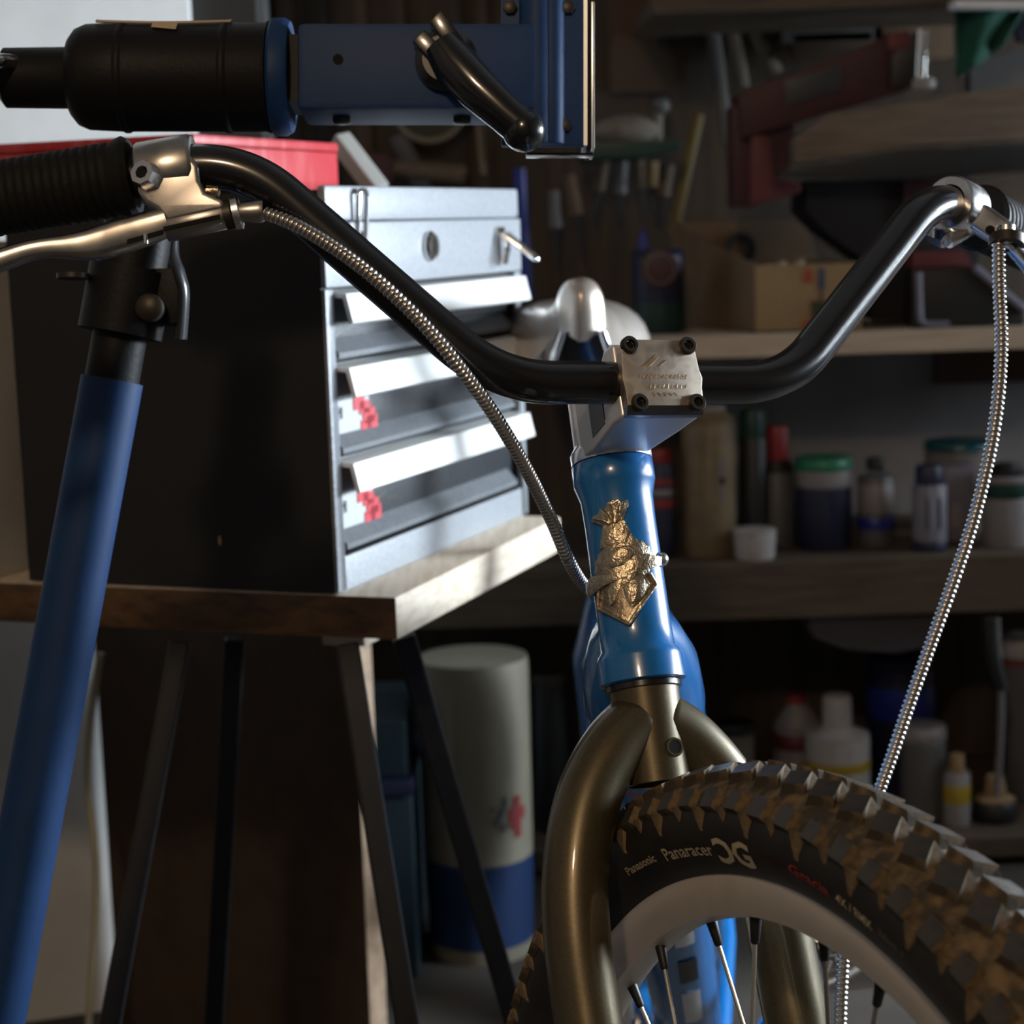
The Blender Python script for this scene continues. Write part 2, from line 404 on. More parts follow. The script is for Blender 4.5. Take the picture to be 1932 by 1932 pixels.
r_ = ray(415, 1020); n_ = AD; t_ = (T0 - CAM).dot(n_) / r_.dot(n_); hp = CAM + r_ * t_
MB().sphere(hp, .004, 12, 6, (.35, .12, 1)).build('paint_chip', mat('chip_tan', (.5, .36, .22), .7), tbx)
drawer(.174, .227, False); drawer(.102, .172, True); drawer(.029, .100, True)
def latch(a, open_):
    m = MB(); tbox(m, -.0035, -.0012, a - .010, a + .010, .238, .270)
    b = m.build('latch', chrome, tbx, bevel=0.0008)
    m = MB()
    path = [TB(-.006, a - .007, .262), TB(-.009, a - .007, .300), TB(-.009, a + .007, .300), TB(-.006, a + .007, .262)]
    if open_: path = [TB(-.006, a - .007, .264), TB(-.038, a - .004, .240), TB(-.038, a + .004, .240), TB(-.006, a + .007, .264)]
    m.tube(fillet(path, .005, 5), 0.0022, 10); m.build('wire_loop', chrome, b)
    m = MB(); prof = [(-.0036, .264), (-.008, .262), (-.010, .25), (-.007, .236), (-.0036, .236)]
    m.prism([TB(s, a - .006, z) for s, z in prof], AD * .012); m.build('lever', chrome, b, bevel=.001)
latch(.052, False); latch(.352, True)
lk = MB().lathe(TB(-.001, .192, .256), -SD, [(0, .0125), (.003, .0125), (.0055, .010), (.0058, .006)], 28).build('lock', chrome, tbx)
tbox(MB(), -.0073, -.0066, .1905, .1935, .250, .262).build('keyhole', hole_black, lk, smooth=False)

# ---- red case on the toolbox
red_paint = mat('red_case_paint', (0.42, 0.022, 0.03), 0.45, col2=(0.5, 0.10, 0.11), nscale=14, lo=0.5, hi=0.75, stretch=(6, 6, 1), bump=0.1)
rc = empty('red_case', TB(.23, .12, TZ + .003))
tag(rc, 'flat bright red metal case lying on top of the toolbox', 'case')
w0 = Pz(-80, 1109, ZB); w1 = Pz(67, 1072, ZB); wn = (w1 - w0).cross(ZD).normalized(); wn = wn if wn.y > 0 else -wn
wb = MB().prism([w0, w1, w1 + ZD * .272, w0 + ZD * .272], wn * .02).build('white_board', mat('chalky_white_board', (.50, .49, .48), .8, col2=(.40, .39, .38), nscale=9), bevel=.003)
tag(wb, 'chalky white board standing on the bench left of the toolbox', 'board')
tbox(MB(), .105, .36, .002, .246, TZ + .003, TZ + .036).build('case_body', red_paint, rc, bevel=.002)
tbox(MB(), .104, .361, .001, .247, TZ + .0362, TZ + .044).build('case_lid', red_paint, rc, bevel=.0025)
pc = P(716, 362, 1.76)
bar = MB().tube([pc, P(640, 262, 1.78)], 0.012, 4, up=(0, -1, 0)).build('flat_bar', mat('pale_grey_bar', (0.42, 0.42, 0.41), 0.5, 0.2), smooth=False, bevel=.002)
tag(bar, 'pale grey bar leaning behind the red case on the toolbox', 'bar')

# ---- panel leaning under the bench, cable
pn = MB(); pq = Vector((Py(684, 1600, 1.905).x, 1.905, 0)); pd_ = Vector((-math.cos(.70), math.sin(.70), 0)); pnn = Vector((math.sin(.70), math.cos(.70), 0))
pn.box(pq + pd_ * .213 + pnn * .013 + ZD * .29, pd_ * .213, pnn * .013, ZD * .29)
panel = pn.build('chipboard_panel', [chipboard, chip_edge], smooth=False, bevel=.0015)
for p_ in panel.data.polygons:
    if abs(p_.normal.dot(pnn)) < 0.5: p_.material_index = 1
tag(panel, 'dark chipboard panel with a pale raw edge standing under the bench', 'panel')
cream = mat('cream_cable_sheath', (0.36, 0.30, 0.20), 0.5)
pts = [Py(190, 1232, 2.0), Py(172, 1350, 2.0), Py(165, 1470, 2.0), Py(178, 1590, 1.99), Py(181, 1700, 1.99), Py(172, 1860, 1.98), Py(168, 1960, 1.98)]
pts.append(Vector((pts[-1].x + .01, 1.97, 0.006)))
cb = MB().tube(resample(spline(pts, 10), .01), 0.0042, 10).build('power_cable', cream)
tag(cb, 'cream power cable hanging beside the chipboard panel behind the blue pole', 'cable')

# ================================================================== repair stand
DS = 1.16
stand = empty('repair_stand', Vector((P(-60, 1932, DS).x, P(0, 1932, DS).y, 0)))
tag(stand, 'blue bicycle repair stand with a black clamp joint and tilted blue pole', 'repair stand')
K = F / DS
ax = (P(1000, 140, DS) - P(0, 140, DS)).normalized(); upv = (UP - ax * UP.dot(ax)).normalized(); bk = ax.cross(upv); bk = -bk if bk.dot(FWD) < 0 else bk
def SP(px, py, dd=0.0): return P(px, py, DS) + bk * dd
hy = 142
h = MB().box(SP(790, hy + 0.5), ax * (220 / K), upv * (80 / K), bk * 0.026)
arm = h.build('arm', stand_blue, stand, bevel=0.004)
MB().lathe(SP(645, 131, -0.0262), -bk, [(0, .0031), (.0004, .0031)], 20).build('drilled_hole', hole_black, arm)
MB().box(SP(562, hy), ax * (14 / K), upv * (62 / K), bk * 0.02).build('neck', black_plastic, stand)
MB().lathe(SP(512, hy + 4), ax, [(0, .033), (.002, .0352), (.009, .0352), (.0125, .033)], 48).build('flange', stand_blue, stand)
jt = MB().lathe(SP(136, hy + 4), ax, [(0, .024), (.004, .029), (.010, .0315), (.030, .0325), (.118, .0325), (.1205, .0335)], 48).build('joint_housing', black_plastic, stand)
for k in (0.030, 0.092):
    MB().ring(SP(136, hy + 4), ax, [(k, .0322), (k + .002, .0335), (k + .004, .0335), (k + .006, .0322)], 48).build('rib', black_plastic, jt)
beige = mat('joint_sticker_beige', (0.52, 0.40, 0.27), 0.6)
def cyl(px, ang):      # point on the joint housing
    o_ = SP(px, hy + 4); return o_ + (upv * math.sin(ang) - bk * math.cos(ang)) * 0.0336
m_ = MB()
pth = [cyl(192, 1.28), cyl(192, 1.14)] + [cyl(192 + (440 - 192) * t, 1.14 - 0.10 * math.sin(math.pi * t)) for t in [i / 16 for i in range(17)]] + [cyl(440, 1.22)]
m_.tube(pth, 0.0009, 6)
for i in range(8):
    t0, t1 = i / 8, (i + 1) / 8
    a0 = 1.12 - .10 * t0
    m_.add([cyl(298, 1.12 - .28 * t0), cyl(345, 1.10 - .34 * t0), cyl(345, 1.10 - .34 * t1), cyl(298, 1.12 - .28 * t1)], [(0, 1, 2, 3)])
m_.build('sticker', beige, jt)
st = MB().lathe(SP(2, hy + 5), ax, [(0, .014), (.003, .018), (.043, .0185), (.046, .02)], 32).build('end_cap', black_plastic, stand)
MB().tube(spline([SP(36, 128, -.014), SP(15, 140, -.03), SP(-30, 165, -.04), SP(-90, 190, -.045)], 6), [.005] * 10 + [.006] * 9, 12).build('crank_handle', chrome, st)

# jaw plates on the right
jb = MB()
jb.box(SP(1024, 135, -.010), ax * (78 / K), upv * (148 / K), bk * .004)
jb.tube([SP(1012, -10, -.014), SP(1012, 282, -.014)], 0.0105, 16)
jb.tube([SP(1040, -10, -.014), SP(1040, 282, -.014)], 0.008, 16)
jaw = jb.build('jaw_plate', stand_blue, stand, bevel=0.0015)
for (bx_, by_) in ((962, 27), (1070, 27), (1064, 246), (962, 246)):
    b_ = MB().lathe(SP(bx_, by_, -.0145), -bk, [(0, .0045), (.0025, .0042), (.003, .003)], 6).build('bolt', black_bolt, jaw)
rail = mat('jaw_edge_steel', (0.72, 0.74, 0.75), 0.3, 0.9)
MB().box(SP(1103, 132, .004), ax * (3.5 / K), upv * (150 / K), bk * .018).build('edge_rail', rail, stand)
MB().box(SP(1110, 140, .008), ax * (3 / K), upv * (150 / K), bk * .016).build('jaw_pad', black_rubber, stand)
MB().box(SP(1117, 150, .006), ax * (3.2 / K), upv * (138 / K), bk * .018).build('edge_rail', rail, stand, bevel=.0008)
MB().box(SP(1056, 290, .006), ax * (64 / K), upv * (2.5 / K), bk * .006).build('jaw_base', black_gloss, stand, bevel=.0008)
# cam lever
lv = MB().lathe(SP(845, 135, -.026), -bk, [(0, .019), (.006, .0185), (.010, .014)], 32).build('pivot_boss', black_gloss, stand)
hd = MB().tube([SP(836, 112, -.036), SP(862, 150, -.038), SP(905, 198, -.042), SP(950, 240, -.044), SP(985, 270, -.044)], [.011, .0135, .013, .0115, .0115], 24)
hd.sphere(SP(987, 273, -.044), 0.0128)
hd = hd.build('clamp_lever', black_gloss, stand)
for (q0, q1) in (((795, 98), (845, 150)), ((826, 62), (868, 118))):
    MB().box((SP(*q0, -.034) + SP(*q1, -.034)) / 2, (SP(*q1, -.034) - SP(*q0, -.034)) / 2, upv * .0035 + ax * .0035, bk * .007).build('fork_tine', black_gloss, hd, bevel=.001)
for (bx_, by_) in ((645, 226), (872, 226)):
    MB().lathe(SP(bx_, by_ - 4, 0), -upv, [(0, .006), (.003, .006), (.004, .0045)], 6).build('nut', black_bolt, arm)

# pole, sleeve, quick release
pA = SP(292, 235, .004); pB = SP(209, 716, .004); pC = SP(-15, 1932, .004)
dv = (pC - pB).normalized(); pD = pB + dv * ((pB.z - 0.03) / -dv.z)
MB().tube([pB, pD], 0.0188, 32).build('pole', stand_blue, stand)
MB().tube([pA.lerp(pB, .12), pA.lerp(pB, .62), pA.lerp(pB, .64), pB + dv * .012], [.021, .021, .0165, .0165], 32).build('sleeve', black_plastic, stand)
cl = MB().ring(pA.lerp(pB, .68), dv, [(-.018, .0168), (-.018, .0255), (.022, .0255), (.022, .0168)], 40).build('collar', black_plastic, stand)
MB().box(pA.lerp(pB, .68) + ax * .028 - bk * .006, ax * .008, upv * .017, bk * .008).build('clamp_ear', black_plastic, cl, bevel=.002)
MB().lathe(SP(296, 588, -.022), -bk, [(-.012, .0075), (.0, .0085), (.004, .008), (.006, .005)], 24).build('bolt', black_bolt, cl)
MB().lathe(SP(150, 532, -.016), upv, [(0, .010), (.003, .010)], 20).build('washer', black_bolt, cl)
qr = MB().tube(spline([SP(336, 452, -.010), SP(336, 490, -.012), SP(346, 525, -.012), SP(352, 560, -.010), SP(345, 640, -.006)], 6), [.004 + .004 * min(i / 10, 1) for i in range(25)], 14, squash=.45)
qr.build('release_lever', mat('release_lever_plastic', (0.03, 0.032, 0.036), 0.25), stand)
for a_ in (0.3, 2.4, 4.5):
    MB().tube([pD + Vector((0, 0, .02)), pD + Vector((math.cos(a_) * .32, math.sin(a_) * .32, -.015))], .012, 12).build('foot', stand_blue, stand)

# ================================================================== bicycle
HT = lambda v: S(0, v, 0)
BBP = P(1305, 1990, 1.60)
BN = SV.cross(BBP - HT(86)).normalized()
if BN.x < 0: BN = -BN
BH = Vector((0, 0, 1)).cross(BN).normalized()
if BH.y < 0: BH = -BH
bike = empty('bicycle', Vector((BBP.x, BBP.y, 0)))
tag(bike, 'blue bicycle with black riser handlebar, bronze fork and knobbly front tire', 'bicycle')

# ---- handlebar
beta = math.radians(26)
def barpt(sgn, w): # point on the grip section, w mm beyond the outer bend
    return (sgn * (207 + w * math.cos(beta)), -121 + 0.02 * w, -REACH + 13 + w * math.sin(beta))
bp = [S(*barpt(-1, 182)), S(*barpt(-1, 0)), S(-89, 0, -REACH), S(79, 0, -REACH), S(*barpt(1, 0)), S(*barpt(1, 182))]
bar_path = fillet(bp, 0.030, 14)
hb = MB().tube(bar_path, 0.0111, 32).build('handlebar', black_gloss, bike)
def grip(sgn):
    a = S(*barpt(sgn, 54)); b = S(*barpt(sgn, 186)); t = (b - a).normalized(); L = (b - a).length
    prof = [(0, .0118), (.0, .0185), (.003, .0205), (.006, .0195), (.008, .0185)]
    n = 24
    for i in range(n):
        x0 = .010 + i * (L - .022) / n
        prof += [(x0, .0180), (x0 + .0014, .0188), (x0 + .0034, .0188), (x0 + .0046, .0180)]
    prof += [(L - .010, .0185), (L - .002, .0185), (L, .015)]
    MB().lathe(a, t, prof, 32).build('grip', black_rubber, bike)
grip(-1); grip(1)

# ---- stem
def ST(u, v, z): return S(u - 3.2, v, z)
def sbox(mb, u0, u1, v0, v1, z0, z1):
    return mb.box(ST((u0 + u1) / 2, (v0 + v1) / 2, (z0 + z1) / 2), SU * ((u1 - u0) / 2000), SV * ((v1 - v0) / 2000), SZ * ((z1 - z0) / 2000))
FZ = -REACH - 14
def loft(mb, secs):   # secs: list of 4-point loops
    k = len(mb.v); vs = [p for s_ in secs for p in s_]; fs = []
    for i in range(len(secs) - 1):
        for j in range(4):
            j2 = (j + 1) % 4; fs.append((i * 4 + j, i * 4 + j2, (i + 1) * 4 + j2, (i + 1) * 4 + j))
    fs.append((3, 2, 1, 0)); n = (len(secs) - 1) * 4; fs.append((n, n + 1, n + 2, n + 3))
    return mb.add(vs, fs)
def sec(z, w, v0, v1): return [ST(-w, v0, z), ST(w, v0, z), ST(w, v1, z), ST(-w, v1, z)]
stem_side = mat('stem_aluminium', (0.78, 0.78, 0.79), 0.36, 0.65, rough2=0.46, nscale=40)
stem_face = mat('stem_faceplate_aluminium', (0.70, 0.60, 0.50), 0.42, 1.0, rough2=0.5, nscale=200)
m_ = MB()
loft(m_, [sec(FZ + 7.5, 22.5, -19, 21), sec(-REACH + 4, 22.5, -19, 21), sec(-REACH + 14, 21.5, -12, 22), sec(-20, 17.5, -14, 24), sec(-4, 17, -15, 24)])
stem = m_.build('stem', stem_side, bike, bevel=0.0022, bseg=3)
MB().lathe(S(0, -19, 0), SV, [(0, .012), (.001, .0185), (.004, .0195), (.041, .0195), (.044, .0205)], 40).build('steerer_clamp', stem_side, stem)
m_ = MB()   # face plate with clipped corners
fp = [(-15, -19), (15, -19), (21.5, -13), (22.3, -3), (23.5, 2), (22.3, 7), (22, 16.8), (-22, 16.8), (-22.3, 7), (-23.0, 2), (-22.3, -3), (-21.5, -13)]
m_.prism([ST(u, v, FZ + 6.8) for u, v in fp], SZ * -0.0068)
face = m_.build('faceplate', stem_face, stem, bevel=0.0009)
m_ = MB(); m_.prism([ST(-22, 16.8, FZ + .1), ST(22, 16.8, FZ + .1), ST(22, 21, FZ + 3.2), ST(-22, 21, FZ + 3.2)], SZ * 0.0042)
m_.build('chamfer', mat('faceplate_dark_chamfer', (0.25, 0.25, 0.26), 0.3, 1.0), face, smooth=False)
for (u, v) in ((-16.5, -15.5), (17, -15.5), (-15.5, 15.5), (17.5, 15.5)):
    o_ = ST(u, v, FZ + 1)
    b_ = MB().lathe(o_, -SZ, [(0, .0047), (.0026, .0047), (.0034, .0041), (.0034, .0026), (.0008, .0024)], 28, caps=False).build('bolt', black_bolt, stem)
    MB().lathe(o_ - SZ * .0009, -SZ, [(0, .0025), (.0002, .0025)], 6).build('hex_socket', hole_black, stem)
# machined pockets in the stem sides
for sg in (-1, 1):
    m_ = MB()
    poly = [(sg * 21.9, -6, -REACH + 14.5), (sg * 18.3, -9, -24), (sg * 18.3, 18, -24), (sg * 21.9, 17, -REACH + 14.5)]
    m_.prism([ST(*p) for p in poly], SU * (sg * -.0006))
    m_.build('side_pocket', mat('stem_pocket', (0.12, 0.115, 0.11), 0.35, 1.0), stem, smooth=False)
# engraved marks
engr = mat('engraving_bright', (0.95, 0.80, 0.58), 0.25, 1.0)
m_ = MB()
def stroke(a, b, w=.5):
    pa = ST(a[0], a[1], FZ - .12); pb_ = ST(b[0], b[1], FZ - .12); m_.tube([pa, pb_], w / 1000, 6)
for (a, b) in (((-10.5, -4.0), (-2.0, -10.5)), ((-7.5, -4.2), (-1.0, -9.4)), ((-1.5, -4.2), (3.2, -7.6))): stroke(a, b, .38)
m_.build('engraved_logo', engr, face)
rnd = random.Random(3)
def engraved_row(v, u0, u1, n, h, slant):
    global m_
    m_ = MB()
    for i in range(n):
        u = u0 + (u1 - u0) * (i + .5) / n; hh = h * rnd.uniform(.7, 1.0)
        stroke((u - slant, v + hh / 2), (u + slant, v - hh / 2), .24)
        if i % 2: stroke((u - slant, v), (u + .9, v - hh * .1), .2)
    m_.build('engraved_row', engr, face)
engraved_row(1.2, -14, 15, 13, 2.6, .5); engraved_row(6.6, -9, 14, 9, 2.2, .35); engraved_row(10.8, -8, 8, 5, 2.0, -.5)

# ---- head tube, headset, badge
AXD = SV
m_ = MB().lathe(HT(25), AXD, [(0, .0215), (.001, .0224), (.0115, .0224), (.0135, .0218), (.0205, .0198), (.034, .0194), (.094, .0196), (.104, .0202), (.1065, .0222), (.109, .0228), (.1215, .0234), (.1225, .022)], 64)
head = m_.build('head_tube', bike_blue, bike, angle=50)
MB().lathe(HT(24.9), -AXD, [(0, .0222), (.006, .0222), (.0085, .0205), (.0105, .0195)], 48).build('headset_cup', alu_bright, head)
MB().lathe(HT(147.6), AXD, [(0, .0205), (.003, .0205), (.0032, .0195)], 48).build('lower_cup', black_gloss, head)
hc = HT(86); E2 = (CAM - hc); E2 = (E2 - AXD * E2.dot(AXD)).normalized(); E1 = E2.cross(AXD); E1 = -E1 if E1.dot(RIGHT) < 0 else E1
HR = 0.0196
def badge_pt(px, py, h):
    v = 25 + (py - 872) / (1298 - 872) * 123.0
    x = (px - (1155 + (py - 872) * 0.1405)) / 3.53 / 1000.0
    x = max(-HR * .985, min(HR * .985, x)); a = math.asin(x / HR)
    return HT(v) + E1 * math.sin(a) * (HR + h) + E2 * math.cos(a) * (HR + h)
def badge_piece(name, poly, h0, h1, m, parent, dome=0.0, cuts=4):
    bm = bmesh.new(); vs = [bm.verts.new((x, y, 0)) for x, y in poly]; f = bm.faces.new(vs)
    bmesh.ops.triangulate(bm, faces=[f]); bmesh.ops.subdivide_edges(bm, edges=bm.edges[:], cuts=cuts, use_grid_fill=True)
    bm.verts.ensure_lookup_table(); idx = {v: i for i, v in enumerate(bm.verts)}
    bnd = [v for v in bm.verts if v.is_boundary]
    def hh(v):
        if not dome: return h1
        d = min((v.co - b.co).length for b in bnd); return h1 + dome * min(d / 14.0, 1.0)
    mb = MB(); mb.add([badge_pt(v.co.x, v.co.y, hh(v)) for v in bm.verts], [tuple(idx[v] for v in f.verts) for f in bm.faces])
    for e in bm.edges:
        if e.is_boundary:
            a, b = e.verts
            mb.add([badge_pt(a.co.x, a.co.y, h1), badge_pt(b.co.x, b.co.y, h1), badge_pt(b.co.x, b.co.y, h0), badge_pt(a.co.x, a.co.y, h0)], [(0, 1, 2, 3)])
    bm.free()
    return mb.build(name, m, parent, angle=50)
shield = [(1136, 1108), (1180, 1110), (1222, 1096), (1239, 1125), (1191, 1197), (1135, 1155)]
badge = badge_piece('head_badge', shield, -.0005, .0014, brass, bike)
badge['label'] = 'brass head badge with plume and pointed shield'
def shrink(poly, k):
    cx_ = sum(p[0] for p in poly) / len(poly); cy_ = sum(p[1] for p in poly) / len(poly)
    return [(cx_ + (x - cx_) * k, cy_ + (y - cy_) * k) for x, y in poly]
dark_brass = mat('badge_brass_dark', (0.34, 0.27, 0.19), 0.42, 1.0, bump=.3, bscale=400)
m_ = MB(); m_.tube([badge_pt(x, y, .0020) for x, y in resample([Vector((a, b, 0)) for a, b in shield[3:] + shield[:1]], 4) for x, y in [(x.x, x.y) for x in [Vector((x, y, 0))]]] if False else
        [badge_pt(p.x, p.y, .0018) for p in resample([Vector((a, b, 0)) for a, b in ((1226, 1104), (1237, 1125), (1191, 1194), (1137, 1153), (1137, 1112))], 4)], .0011, 8)
m_.build('shield_rim', brass, badge)
badge_piece('shield_field', shrink(shield, .78), .001, .0016, dark_brass, badge)
badge_piece('shield_boss', [(1178, 1120), (1196, 1108), (1214, 1110), (1224, 1128), (1214, 1152), (1196, 1168), (1186, 1150)], .0012, .0018, brass, badge, dome=.0016)
badge_piece('shield_blade', [(1168, 1108), (1180, 1106), (1176, 1125), (1166, 1150), (1160, 1155), (1164, 1130), (1156, 1126)], .0012, .0032, brass, badge, dome=.0006)
body = []
for i in range(36):
    a = 2 * math.pi * i / 36; r_ = 1.0 if i % 2 else 0.93
    body.append((1178 + 52 * r_ * math.cos(a) + 2, 1078 + 46 * r_ * math.sin(a)))
badge_piece('toothed_disc', body, .0002, .0020, brass, badge, dome=.0012)
badge_piece('face_relief', [(1150, 1060), (1172, 1048), (1196, 1052), (1206, 1068), (1192, 1084), (1160, 1088), (1146, 1078)], .0022, .0036, brass, badge, dome=.0012)
badge_piece('ribbon', [(1112, 1104), (1128, 1092), (1160, 1098), (1188, 1094), (1186, 1108), (1150, 1116), (1130, 1126), (1114, 1122)], .0005, .0036, brass, badge, dome=.0006)
badge_piece('ribbon', [(1180, 1088), (1196, 1072), (1216, 1068), (1240, 1074), (1240, 1090), (1218, 1098), (1190, 1104)], .0005, .0040, brass, badge, dome=.0006)
badge_piece('neck_band', [(1145, 1006), (1180, 1002), (1192, 1026), (1198, 1044), (1140, 1046), (1142, 1026)], .0002, .0026, brass, badge, dome=.0008)
for (x, y) in ((1157, 1016), (1170, 1014)):
    badge_piece('stud', [(x + 4 * math.cos(k), y + 5 * math.sin(k)) for k in [i * .785 for i in range(8)]], .0030, .0040, dark_brass, badge, cuts=1)
badge_piece('plume', [(1123, 990), (1127, 983), (1135, 982), (1138, 973), (1147, 973), (1152, 964), (1161, 967), (1168, 961), (1176, 966), (1186, 963), (1188, 974), (1182, 990), (1178, 1004), (1150, 1010), (1142, 1004)], .0002, .0022, brass, badge, dome=.0014)
for (x, y) in ((1130, 988), (1142, 976), (1156, 969), (1170, 966), (1182, 969)):
    m_ = MB().tube([badge_pt(x, y, .0026), badge_pt((x + 1162) / 2 + 2, (y + 1006) / 2, .0040), badge_pt(1163 + (x - 1160) * .2, 1004, .0034)], .0010, 6); m_.build('plume_rib', brass, badge)
rv = MB().sphere(badge_pt(1249, 1073, .0005), .0040); rv.build('rivet', alu_bright, badge)

# ---- fork
m_ = MB().lathe(HT(150.5), SV, [(0, .0188), (.006, .0186), (.020, .0182), (.050, .0182), (.0505, .0165), (.0502, .0150), (.030, .0150)], 48, caps=False)
fork = m_.build('fork', bronze, bike)
MB().lathe(HT(184), SV, [(0, .0148), (.001, .0148)], 32).build('steerer_bore', hole_black, fork)
def forkleg(sg):
    pts = [S(sg * 3, 166, 0), S(sg * 22, 180, 0), S(sg * 40, 204, 0), S(sg * 52, 236, -1), S(sg * 57.5, 272, -2), S(sg * 58.5, 320, -5), S(sg * 58.5, 400, -14), S(sg * 57, 480, -32), S(sg * 55, 541, -53)]
    path = spline(pts, 8); n = len(path)
    rad = [0.0172 if i < n * .62 else 0.0172 - (i / n - .62) / .38 * .0065 for i in range(n)]
    rad[0] = .012; rad[1] = .0155
    MB().tube(path, rad, 32).build('fork_leg', bronze, fork)
    m = MB(); sbox(m, sg * 53 - 3, sg * 53 + 3, 528, 556, -66, -40); m.build('dropout', bronze, fork, bevel=.002)
forkleg(-1); forkleg(1)
m_ = MB()     # web plate between the legs
m_.prism([S(-20, 172, -9), S(20, 172, -9), S(30, 192, -8), S(15, 198, -10), (S(-15, 198, -10)), S(-30, 192, -8)], SZ * .018)
m_.build('crown_web', bronze, fork, bevel=.004)
MB().lathe(S(4, 184, -17.6), -SZ, [(0, .0052), (.0012, .0048), (.0012, .0036), (.0002, .0034)], 24, caps=False).build('brake_boss', bronze, fork)
MB().lathe(S(4, 184, -18.4), -SZ, [(0, .0036), (.0002, .0036)], 20).build('brake_hole', hole_black, fork)

